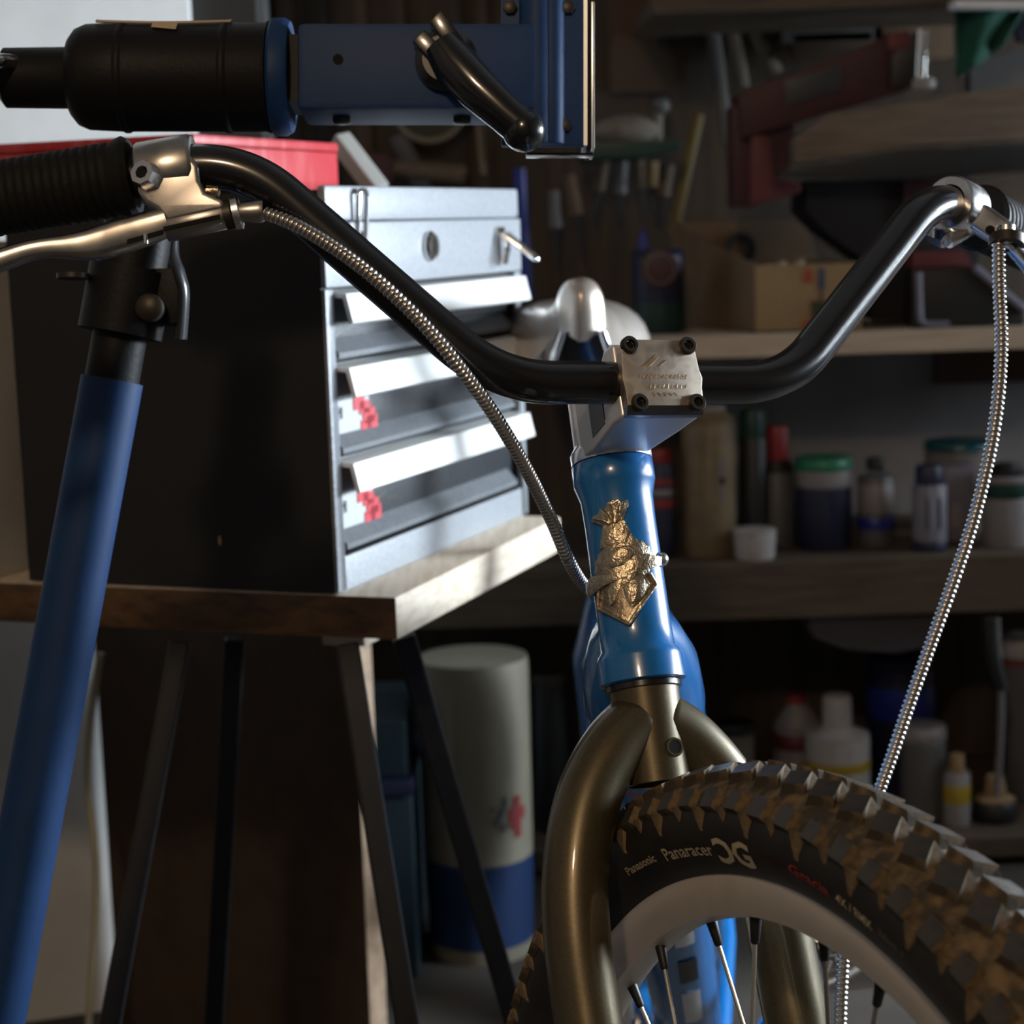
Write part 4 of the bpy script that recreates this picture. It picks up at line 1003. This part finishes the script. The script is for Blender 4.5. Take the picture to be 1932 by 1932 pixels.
can('tub', 'small white tub at the front edge of the thick plank', 'tub', 1388, 1472, 1004, SY + .01, Z2, [('body', 0, .86, .9, .97, whi), ('lid', .86, 1, 1, 1, whi)])
can('jar', 'navy jar with pale band and green lid', 'jar', 1508, 1616, 868, SY + .07, Z2, [('body', 0, .68, 1, 1, navy), ('pale_band', .68, .87, 1, 1, wht2), ('lid', .87, 1, 1.03, 1.0, grn)])
o = can('bottle', 'slim grey bottle with pale and blue label beside the green lidded jar', 'bottle', 1624, 1692, 868, SY + .10, Z2, [('body', 0, .8, 1, .98, gryp), ('label', .38, .72, 1.02, 1.02, wht2), ('blue_label', .18, .34, 1.02, 1.02, brblue), ('cap', .86, 1, .5, .5, blk)])
o = can('bottle', 'white bottle with navy cap and lilac label left of the steel cable', 'bottle', 1728, 1794, 882, SY + .04, Z2, [('body', 0, .78, 1, 1, lilac), ('navy_foot', 0, .14, 1.02, 1.02, navy), ('cap', .78, 1, .85, .8, navy)])
x0, x1, z0, z1 = obj_rect(1748, 1776, SY + .04, None, 940, 1000)
MB().abox(x0, x1, SY + .041, SY + .05, z0, z1).build('label', navy, o, smooth=False)
carton('carton', 'narrow lilac grey carton behind the navy capped bottle', 'carton', 1784, 1842, 880, SY + .12, Z2, lilac, .06, (('print', .1, .5, .2, .5, wht2),))
can('tub', 'grey tub with green band and lid at the right end of the plank', 'tub', 1862, 1960, 880, SY + .05, Z2, [('body', 0, .6, .95, 1, wht2), ('green_band', .6, .78, 1.02, 1.02, dgrn), ('rim', .78, .86, 1.02, 1.02, wht2), ('lid', .86, 1, .8, .5, blk)])
can('tub', 'pale tub with a teal lid far back under the shelf', 'tub', 1758, 1898, 838, SY + .20, Z2, [('body', 0, .9, .93, .97, wht2), ('lid', .9, 1, 1, .97, teal)])
o = tag(MB().abox(xat(1766, 690, BY - .06), XR - .1, BY - .05, BY - .035, zat(1850, 722, BY - .05), Z1b - .002).build('cardboard_sheet', colr('brown_card', (.075, .05, .035), .85), smooth=False), 'brown cardboard sheet hung under the pale shelf at right', 'sheet')

# pale shelf: can, open carton, black case
o = can('paint_can', 'dark green paint can with a red round label beside the open carton', 'can', 1196, 1296, 470, SY + .08, Z1, [('body', 0, .94, 1, 1, navy), ('green_band', .02, .38, 1.015, 1.015, dgrn), ('rim', .94, 1, 1.02, .98, navy)])
x0, x1, z0, z1 = obj_rect(1205, 1285, SY + .08, None, 470, 545)
cc = Vector(((x0 + x1) / 2, SY + .078, (z0 + z1) / 2))
MB().lathe(cc, (0, -1, 0), [(-.006, .027), (.002, .027), (.003, .022)], 32).build('round_label', colr('dull_red_label', (.055, .010, .013), .5), o)
MB().ring(cc, (0, -1, 0), [(.002, .019), (.004, .019), (.004, .021), (.002, .021)], 32).build('label_ring', gryp, o)
o = can('felt_pen', 'bright blue pen standing behind the paint can', 'pen', 1206, 1226, 432, SY + .18, Z1, [('body', 0, .95, 1, 1, brblue), ('tip', .95, 1, .6, .3, brblue)])
# open cardboard carton
x0, x1, z0, z1 = obj_rect(1306, 1618, SY + .04, Z1, 500, 600)
xs = Py(1425, 520, SY + .04).x
bx = tag(empty('open_carton', Vector(((x0 + x1) / 2, SY + .12, Z1))), 'open cardboard carton on the pale shelf with its back flap raised', 'carton')
yb = BY - .08
def quadp(nm, pts, th, m): return MB().prism(pts, th).build(nm, m, bx, smooth=False)
FL = [Vector((x0, yb - .03, Z1)), Vector((xs, SY + .04, Z1)), Vector((x1, SY + .04, Z1)), Vector((x1, yb, Z1))]
quadp('front_panel', [FL[1], FL[2], FL[2] + ZD * (z1 - z0), FL[1] + ZD * (z1 - z0)], Vector((0, .004, 0)), card_l)
hs = zat(1310, 420, yb) - Z1
quadp('side_panel', [FL[0], FL[1], FL[1] + ZD * (z1 - z0), FL[0] + ZD * hs], Vector((.004, .003, 0)), card)
quadp('back_panel', [Vector((x0, yb, Z1)), Vector((x1, yb, Z1)), Vector((x1 - .005, yb, Z1 + hs * .62)), Vector((xat(1520, 412, yb), yb, Z1 + hs)), Vector((x0, yb, Z1 + hs))], Vector((0, .004, 0)), card)
quadp('end_panel', [FL[2], FL[3], FL[3] + ZD * (z1 - z0), FL[2] + ZD * (z1 - z0)], Vector((.004, 0, 0)), card_l)
quadp('base_panel', FL, Vector((0, 0, .003)), card)
def mark(px0, px1, py0, py1, m, y):
    a = Py(px0, py0, y); b = Py(px1, py1, y); MB().abox(a.x, b.x, y - .0012, y + .0005, b.z, a.z).build('print_mark', m, bx, smooth=False)
yf = SY + .04
org = colr('orange_print', (.42, .075, .02), .7)
mark(1518, 1532, 508, 534, org, yf); mark(1544, 1556, 506, 545, colr('blue_print', (.04, .07, .16), .6), yf); mark(1548, 1552, 545, 566, blk, yf); mark(1530, 1566, 568, 600, colr('olive_print', (.05, .05, .015), .7), yf); mark(1516, 1545, 604, 618, org, yf)
MB().ring(Py(1395, 470, yb - .003), (0, -1, 0), [(0, .012), (.001, .012), (.001, .026), (0, .026)], 24).build('print_ring', blk, bx)
for jn, (px_, py_) in enumerate(((1448, 504), (1474, 500), (1492, 505), (1508, 498))):
    c = Py(px_, py_, SY + .075)
    r_ = .011
    tag(MB().lathe(Vector((c.x, c.y, Z1 + .004)), ZD, [(0, r_), (.003, r_ * 1.05), (c.z - Z1 - .012, r_), (c.z - Z1 - .006, r_ * .6), (c.z - Z1, r_ * .55)], 16).build('glass_jar', colr('glassy_grey', (.32, .30, .28), .12)), ('leftmost', 'second', 'third', 'rightmost')[jn] + ' small pale glass jar neck showing above the carton front', 'jar', 'jars inside the open carton')
# black case with grey piping
x0, x1, z0, z1 = obj_rect(1722, 1935, SY + .03, Z1, 505, 600)
cs_ = tag(empty('tool_case', Vector(((x0 + x1) / 2, SY + .13, Z1))), 'black tool case with grey piping and red top on the pale shelf', 'case')
xm = Py(1838, 520, SY + .03).x; xe = x1
prof = [(x0, Z1), (xe, Z1), (xe, Z1 + (z1 - Z1) * .25), (xm, z1), (x0, z1)]
MB().prism([Vector((a, SY + .03, b)) for a, b in prof], Vector((0, .06, 0))).build('body', blk, cs_, bevel=.004)
MB().tube(fillet([Vector((x0 + .008, SY + .028, z1 - .004)), Vector((x0 + .010, SY + .028, Z1 + .006)), Vector((x0 + .05, SY + .028, Z1 + .005))], .012, 6), .0045, 10).build('piping', colr('grey_piping', (.22, .22, .29), .5), cs_)
MB().tube([Vector((xm, SY + .028, z1)), Vector((xe, SY + .028, Z1 + (z1 - Z1) * .25))], .0055, 10).build('piping', MATS['grey_piping'], cs_)
MB().prism([Vector((x0, SY + .035, z1 + .001)), Vector((xm, SY + .035, z1 + .001)), Vector((xm - .012, SY + .035, z1 + .024)), Vector((x0 + .003, SY + .035, z1 + .024))], Vector((0, .05, 0))).build('red_top', dred2, cs_, bevel=.002)

# dark machine in the upper right: red beam tool, planks
yv = SY + .08
rv_ = tag(empty('bench_vise', Py(1560, 330, yv)), 'dark red metal bench tool with sloping beam and bright screw on the planks', 'tool')
def slab(nm, pts, y, depth, m, parent, bev=.003): return MB().prism([Py(a, b, y) for a, b in pts], Vector((0, depth, 0))).build(nm, m, parent, bevel=bev)
slab('beam', [(1392, 175), (1660, 75), (1690, 62), (1712, 60), (1712, 172), (1590, 205), (1400, 262)], yv, .09, dred, rv_)
slab('column', [(1380, 200), (1500, 195), (1500, 300), (1430, 390), (1384, 392)], yv + .02, .07, dred, rv_)
slab('foot', [(1418, 255), (1452, 255), (1460, 335), (1512, 345), (1512, 362), (1416, 388)], yv + .005, .05, dred2, rv_)
slab('label_plate', [(1480, 150), (1588, 122), (1588, 172), (1484, 200)], yv - .003, .004, colr('grey_label_plate', (.030, .033, .036), .5), rv_, .001)
slab('jaw', [(1682, 102), (1728, 60), (1744, 60), (1736, 160), (1682, 170)], yv - .004, .07, blk, rv_)
slab('red_jaw', [(1676, 60), (1718, 58), (1716, 92), (1676, 96)], yv - .006, .06, dred2, rv_)
a = Py(1740, 56, yv); b = Py(1736, 150, yv)
MB().tube([a, b], .0085, 20).build('screw', chrome, rv_)
MB().lathe(Py(1742, 168, yv), ZD, [(0, .016), (.012, .018), (.016, .010)], 20).build('screw_foot', whi, rv_)
pk = MB().prism([Py(1500, 262, SY + .02), Py(1560, 218, SY + .02), Py(1790, 180, SY + .02), Py(2000, 150, SY + .02), Py(2000, 262, SY + .02), Py(1760, 272, SY + .02), Py(1502, 308, SY + .02)], Vector((0, .05, 0))).build('timber_plank', mat('dull_plank', (.17, .125, .09), .8, col2=(.12, .088, .062), nscale=5, stretch=(2, 10, 20), bump=.3), bevel=.002)
tag(pk, 'rough pale timber plank under the dark red bench tool', 'plank')
pk = MB().prism([Py(1456, 330, SY + .015), Py(1700, 284, SY + .015), Py(2000, 268, SY + .015), Py(2000, 318, SY + .015), Py(1840, 330, SY + .015), Py(1700, 338, SY + .015)], Vector((0, .05, 0))).build('steel_bar', blk, bevel=.002)
tag(pk, 'black steel bar lying under the rough timber plank', 'bar')
bg = MB().prism([Py(1522, 340, SY + .1), Py(1840, 336, SY + .1), Py(1850, 500, SY + .1), Py(1850, 605, SY + .1), Py(1640, 605, SY + .1), Py(1640, 498, SY + .1), Py(1560, 440, SY + .1), Py(1520, 400, SY + .1)], Vector((0, .15, 0))).build('tool_bag', colr('black_canvas', (.010, .009, .012), .85, bump=.3), bevel=.006)
tag(bg, 'large black canvas tool bag behind the riser of the handlebar', 'bag')
rr_ = MB().prism([Py(1708, 300, SY + .09), Py(1832, 296, SY + .09), Py(1830, 420, SY + .09), Py(1706, 420, SY + .09)], Vector((0, .008, 0))).build('metal_sheet', dred, bevel=.003)
tag(rr_, 'dark red metal sheet standing in front of the black bag', 'sheet')
xx = MB().prism([Py(1835, 345, SY + .12), Py(2000, 310, SY + .12), Py(2000, 470, SY + .12), Py(1850, 440, SY + .12)], Vector((0, .03, 0))).build('plywood_offcut', mat('plywood', (.17, .12, .09), .8, col2=(.13, .09, .065), nscale=8))
tag(xx, 'brown plywood offcut behind the right brake lever', 'offcut')
# cloth and strip light top right
yc = SY + .06
clm = colr('green_cloth', (.006, .085, .055), .9, col2=(.004, .06, .04), nscale=20, bump=.5, bscale=60)
gx, gz = 14, 14; vs = []; fs = []
A_, B_, C_, D_ = (1800, 15), (1932, 22), (1895, 85), (1806, 148)
for i in range(gx + 1):
    for j in range(gz + 1):
        u, v = i / gx, j / gz
        q0 = (A_[0] * (1 - u) + B_[0] * u, A_[1] * (1 - u) + B_[1] * u); q1 = (D_[0] * (1 - u) + C_[0] * u, D_[1] * (1 - u) + C_[1] * u)
        px_, py_ = q0[0] * (1 - v) + q1[0] * v, q0[1] * (1 - v) + q1[1] * v
        vs.append(Py(px_, py_, yc + .012 * math.sin(u * 9 + v * 2)))
for i in range(gx):
    for j in range(gz):
        k = i * (gz + 1) + j; fs.append((k, k + 1, k + gz + 2, k + gz + 1))
m_ = MB(); m_.add(vs, fs)
cloth = m_.build('cloth', clm, angle=90); md = cloth.modifiers.new('thickness', 'SOLIDIFY'); md.thickness = .004
tag(cloth, 'green cloth hanging in the upper right corner', 'cloth')
sl = tag(MB().box(Py(1900, 10, yc - .03), RIGHT * .075, Vector((0, .02, 0)), ZD * .0045).build('white_batten', colr('white_batten', (1, 1, 1), .4)), 'thin white batten at the top right corner', 'batten')
dk = MB().prism([Py(1900, 25, yc + .03), Py(1990, 20, yc + .03), Py(1990, 80, yc + .03), Py(1925, 78, yc + .03)], Vector((0, .02, 0))).build('dark_pouch', navy)
tag(dk, 'dark navy pouch beside the hanging green cloth', 'pouch')
gs = MB().prism([Py(1830, 120, SY + .2), Py(2000, 70, SY + .2), Py(2000, 200, SY + .2), Py(1830, 190, SY + .2)], Vector((0, .03, 0))).build('grey_board', colr('grey_board', (.16, .15, .145), .8))
tag(gs, 'grey board leaning behind the green cloth', 'board')

# tools on the wall above the toolbox
yt = BY - .06
def stick(nm, label, cat, a, b, r, m, y=yt, seg=10, sq=1.0, group=None):
    return tag(MB().tube([Py(*a, y), Py(*b, y + .01)], r, seg, squash=sq, up=(1, 0, 0)).build(nm, m), label, cat, group)
pw = colr('weathered_slat', (.20, .165, .12), .7); pg = colr('weathered_slat_grey', (.12, .115, .11), .7)
stick('slat', 'dark thin slat leaning left of the two pale slats', 'slat', (1342, 30), (1372, 270), .011, pg, sq=.5)
stick('slat', 'narrow straight pale slat, middle of the three leaning slats', 'slat', (1375, 20), (1402, 165), .011, pw, sq=.5)
stick('slat', 'pale slat tilted most, rightmost of the three leaning slats', 'slat', (1408, 15), (1462, 140), .013, pw, sq=.5)
stick('folding_rule', 'long yellow folding rule hanging right of the green tray', 'rule', (1318, 215), (1270, 440), .009, colr('dull_yellow', (.15, .105, .02), .6), sq=.4)
stick('screwdriver', 'long blue handle standing behind the open toolbox latch', 'tool', (980, 318), (994, 560), .010, brblue)
ringm = colr('cream_hoop', (.20, .17, .12), .6)
tag(MB().ring(Py(810, 195, yt), (0, 1, 0), [(-.006, .052), (-.006, .060), (.006, .060), (.006, .052)], 48).build('hoop', ringm), 'cream hoop hanging below the blue stand arm', 'hoop')
dsc = tag(MB().lathe(Py(810, 195, yt + .012), (0, -1, 0), [(0, .05), (.003, .05)], 40).build('disc', colr('dull_olive_disc', (.06, .055, .04), .8)), 'dull olive disc hanging inside the cream hoop', 'disc')
hm = tag(empty('hammer', Py(790, 330, yt)), 'hammer with a red head and wooden handle above the toolbox lid', 'hammer')
MB().prism([Py(682, 288, yt - .03), Py(730, 292, yt - .03), Py(745, 305, yt - .03), Py(742, 335, yt - .03), Py(725, 362, yt - .03), Py(690, 366, yt - .03)], Vector((0, .03, 0))).build('hammer_head', dred, hm, bevel=.004)
MB().tube([Py(736, 315, yt - .015), Py(800, 322, yt - .015), Py(878, 330, yt - .015)], [.011, .014, .016], 16).build('handle', colr('worn_handle', (.13, .088, .052), .7), hm)
stick('steel_rod', 'grey flat steel blade hanging above the toolbox lid', 'blade', (752, 255), (800, 362), .014, gryp, sq=.3, y=yt + .02)
stick('steel_rod', 'thin pale rod hanging beside the clamp lever', 'rod', (905, 235), (912, 330), .006, pw)
for k, (x0_, y0_, x1_, y1_, m2) in enumerate(((1140, 300, 1120, 420, 0), (1175, 300, 1165, 430, 1), (1205, 300, 1212, 410, 0), (1232, 305, 1230, 400, 2), (1262, 310, 1240, 430, 0), (1045, 360, 1052, 500, 1), (1075, 330, 1100, 480, 0))):
    t_ = tag(empty('chisel', Py(x0_, y1_, yt)), ('wooden', 'grey', 'pale')[m2] + ' handled chisel on the wall, ' + ('third', 'fourth', 'fifth', 'sixth', 'rightmost', 'leftmost', 'second')[k] + (' in the row' if 4 <= k <= 5 else ' from left in the row'), 'chisel', 'chisels hanging below the green tray')
    MB().tube([Py(x0_, y0_, yt), Py((x0_ + x1_) / 2, (y0_ + y1_) / 2, yt)], [.009, .011], 12).build('handle', (MATS['worn_handle'], gryp, card_l)[m2], t_)
    MB().tube([Py((x0_ + x1_) / 2, (y0_ + y1_) / 2, yt), Py(x1_, y1_, yt)], [.005, .004], 8).build('blade', colr('dark_steel', (.05, .05, .05), .4, metal=.8), t_)
tr = tag(empty('green_tray', Py(1180, 290, yt - .1)), 'shallow dark green tray on the wall right of the repair stand', 'tray')
MB().prism([Py(1095, 266, yt - .14), Py(1290, 266, yt - .14), Py(1284, 280, yt - .14), Py(1215, 298, yt - .14), Py(1095, 300, yt - .14)], Vector((0, .16, 0))).build('tray_body', dgrn, tr, bevel=.002)
rag = MB().sphere(Py(1180, 247, yt - .06), .05, 18, 10, (1, .8, .48)); tag(rag.build('rag', colr('grey_rag', (.24, .21, .18), .9, bump=.6, bscale=40)), 'crumpled pale grey rag heaped on the green tray', 'rag')
cp_ = tag(empty('small_lamp', Py(1245, 240, yt - .03)), 'small pale metal fitting standing on the tray beside the rag', 'fitting')
MB().tube([Py(1236, 264, yt - .03), Py(1240, 215, yt - .03)], [.012, .009], 12).build('stem', colr('dull_cream', (.16, .14, .11), .6), cp_)
MB().sphere(Py(1247, 200, yt - .03), .014).build('knob', gryp, cp_)
for k, (a, b, c, d, m2, lb) in enumerate(((1152, 2, 1240, 88, colr('rust_board', (.085, .042, .022), .85), 'rusty brown board on the wall right of the stand jaw'), (1150, 90, 1298, 172, colr('brown_board', (.075, .050, .030), .85), 'wide brown board below the rusty brown one'), (1238, 0, 1318, 88, colr('charcoal_board', (.022, .021, .020), .85), 'charcoal board beside the rusty brown one'))):
    p0, p1 = Py(a, b, BY - .03), Py(c, d, BY - .03)
    tag(MB().abox(p0.x, p1.x, BY - .03, BY - .012, p1.z, p0.z).build('wall_board', m2, bevel=.002), lb, 'board')
for k, (a, b, c, d) in enumerate(((1470, 52, 1660, 80), (1640, 52, 1790, 110), (1490, 66, 1640, 112))):
    p0, p1 = Py(a, b, BY - .05), Py(c, d, BY - .05)
    tag(MB().abox(p0.x, p1.x, BY - .08, BY - .04, p1.z, p0.z).build('timber_offcut', (pg, card, shelf_wood)[k], bevel=.002), ('grey timber offcut under the top shelf', 'brown timber offcut behind the bright screw', 'dark timber offcut above the red beam')[k], 'offcut')
for k, (x0_, w_) in enumerate(((520, 60), (600, 40), (660, 56), (740, 46), (830, 60), (900, 36))):
    p0 = Py(x0_, -40, BY - .02); p1 = Py(x0_ + w_, 620, BY - .02)
    tag(MB().abox(p0.x, p1.x, BY - .022, BY - .002, p1.z, p0.z).build('wall_plank', mat('plank_%d' % (k % 3), ((.055, .036, .022), (.035, .026, .02), (.07, .046, .028))[k % 3], .85, col2=(.03, .02, .014), nscale=4, stretch=(20, 20, 1)), smooth=False), 'narrow dark brown upright plank on the wall behind the stand arm', 'plank', 'upright planks behind the stand arm')

# lower shelf, behind the wheel
yl = SY + .05
jg = can('bottle', 'white bottle with a yellow band and white cap behind the front tire', 'bottle', 1528, 1652, 1326, yl, Z3, [('body', 0, .68, 1, 1, whi), ('yellow_band', .42, .52, 1.015, 1.015, ylw), ('shoulder', .68, .76, 1, .5, whi), ('cap', .74, 1, .46, .44, whi)])
can('jug', 'grey bottle with a red mark left of the yellow banded one', 'bottle', 1462, 1560, 1325, yl + .09, Z3, [('body', 0, .72, 1, .95, wht2), ('red_mark', .55, .7, 1.01, .98, dred2), ('neck', .72, .94, .95, .4, wht2), ('cap', .94, 1, .4, .4, redp)])
can('paint_tin', 'dark blue tin at the back beside the steel cable', 'tin', 1648, 1776, 1248, yl + .14, Z3, [('body', 0, .94, 1, 1, brblue if False else navy), ('blue_stripe', .55, .8, 1.01, 1.01, brblue), ('lid', .94, 1, 1.02, .98, navy)])
can('tub', 'dull grey tub right of the steel cable above the tire', 'tub', 1706, 1794, 1378, yl + .02, Z3, [('body', 0, .85, .95, 1, gryp), ('lid', .85, 1, 1.03, 1, wht2)])
can('bottle', 'small bottle with yellow label at the right behind the tire', 'bottle', 1786, 1836, 1430, yl, Z3, [('body', 0, .75, 1, 1, wht2), ('yellow_label', .3, .6, 1.02, 1.02, ylw), ('cap', .75, 1, .6, .5, card_l)])
can('jar', 'squat black jar with pale knob top at the right edge', 'jar', 1846, 1930, 1476, yl, Z3, [('body', 0, .45, 1, 1, blk), ('neck', .45, .6, .9, .5, card_l), ('knob', .6, 1, .5, .4, card_l)])
can('bottle', 'tall white bottle with red band at the right edge', 'bottle', 1894, 1985, 1195, yl + .10, Z3, [('body', 0, .86, 1, 1, gryp), ('white_band', .84, .95, 1.01, .9, whi), ('red_band', .80, .84, 1.02, 1.02, redp), ('cap', .95, 1, .6, .5, whi)])
can('tub', 'pale brown tub between fork leg and tire', 'tub', 1352, 1430, 1372, yl + .05, Z3, [('body', 0, .9, .95, 1, colr('pale_brown_tub', (.19, .16, .13), .6)), ('lid', .9, 1, 1.02, 1, blk)])
can('paint_tin', 'dark tin with a dull olive lid left of the fork', 'tin', 1004, 1072, 1276, yl + .03, Z3, [('body', 0, .93, 1, 1, blk), ('lid', .93, 1, 1.02, 1.02, colr('olive_lid', (.06, .05, .03), .6))])
bag = MB().prism([Py(1520, 1180, SY + .02), Py(1790, 1176, SY + .02), Py(1770, 1236, SY + .02), Py(1700, 1252, SY + .02), Py(1600, 1246, SY + .02), Py(1535, 1224, SY + .02)], Vector((0, .16, 0))).build('folded_sack', colr('grey_sack', (.062, .060, .066), .9, bump=.5, bscale=30), bevel=.008)
zt_ = max(v.co.z for v in bag.data.vertices); bag.location.z += (Z2b - .002) - (WO[bag.name].z + zt_)
tag(bag, 'dark grey folded sack stuffed under the thick brown plank', 'sack')
cw = MB().tube(spline([Py(1880, 1166, SY - .012), Py(1884, 1235, SY - .014), Py(1889, 1320, SY - .014), Py(1886, 1420, SY - .01), Py(1880, 1500, SY - .006)], 8), .0045, 10).build('hanging_cord', colr('grey_cord', (.20, .19, .19), .5))
tag(cw, 'grey cord hanging down from the thick plank at right', 'cord')
hs_ = MB().tube(spline([Py(1868, 1166, SY - .03), Py(1872, 1230, SY - .03), Py(1890, 1300, SY - .03)], 6), .010, 12).build('black_strap', blk)
tag(hs_, 'thick black strap hanging beside the grey cord', 'strap')

# bucket and boxes on the floor below the bench
kb = F / 2.35
x0, x1, z0, z1 = obj_rect(790, 1004, 2.30, 0.0, 1262, 1700)
r = (x1 - x0) / 2; c = Vector(((x0 + x1) / 2, 2.30 + r, 0)); H = z1
creamb = mat('bucket_cream', (.20, .18, .135), .6, col2=(.165, .148, .11), nscale=6); blueb = mat('bucket_blue', (.006, .024, .085), .5)
bk_ = tag(empty('drum', c), 'tall cream plastic drum with a blue lower half and red mark, below the bench', 'drum')
f1 = (zat(890, 1640, 2.30)) / H; f0 = (zat(890, 1800, 2.30)) / H
MB().lathe(c, ZD, [(max(f1, .1) * H, r * .985), (H * .97, r), (H, r * .985)], 48).build('drum_body', creamb, bk_)
MB().lathe(c, ZD, [(max(f0, .02) * H, r * .95), (max(f1, .1) * H, r * .99)], 48, caps=False).build('blue_band', blueb, bk_)
MB().lathe(c, ZD, [(0, r * .93), (max(f0, .02) * H, r * .95)], 48).build('base_rim', creamb, bk_)
def drum_pt(px, py):
    x = Py(px, py, 2.30).x; z = Py(px, py, 2.30).z; dx = max(-r * .98, min(r * .98, (x - c.x))); return Vector((c.x + dx * 1.004, c.y - math.sqrt(max(r * r * 1.008 - dx * dx, 1e-6)), z))
for nm, polys, m2 in (('red_mark', ((968, 1510, 982, 1536), (960, 1532, 990, 1556), (962, 1552, 984, 1572), (972, 1568, 984, 1590)), colr('drum_red_print', (.24, .022, .022), .6)), ('grey_mark', ((924, 1526, 932, 1534), (940, 1530, 952, 1548), (932, 1544, 946, 1560), (948, 1508, 958, 1530), (944, 1556, 956, 1574)), colr('drum_grey_print', (.09, .09, .095), .6))):
    m_ = MB()
    for (a, b, c2, d) in polys:
        m_.add([drum_pt(a, b), drum_pt((a + c2) / 2, b), drum_pt(c2, b), drum_pt(c2, d), drum_pt((a + c2) / 2, d), drum_pt(a, d)], [(0, 1, 4, 5), (1, 2, 3, 4)])
    m_.build(nm, m2, bk_, smooth=False)
x0, x1, z0, z1 = obj_rect(690, 776, 2.25, 0.0, 1372, 1700)
tb2 = tag(empty('storage_box', Vector(((x0 + x1) / 2, 2.36, 0))), 'dark teal storage box standing on the floor left of the drum', 'box')
MB().abox(x0 - .05, x1, 2.27, 2.50, 0, z1 * .72).build('body', tealbox, tb2, bevel=.006)
MB().abox(x0 - .055, x1 + .003, 2.265, 2.505, z1 * .72, z1 * .78).build('rim', navy, tb2, bevel=.004)
MB().abox(x0 - .045, x1 - .004, 2.275, 2.495, z1 * .78, z1).build('lid', tealbox, tb2, bevel=.008)
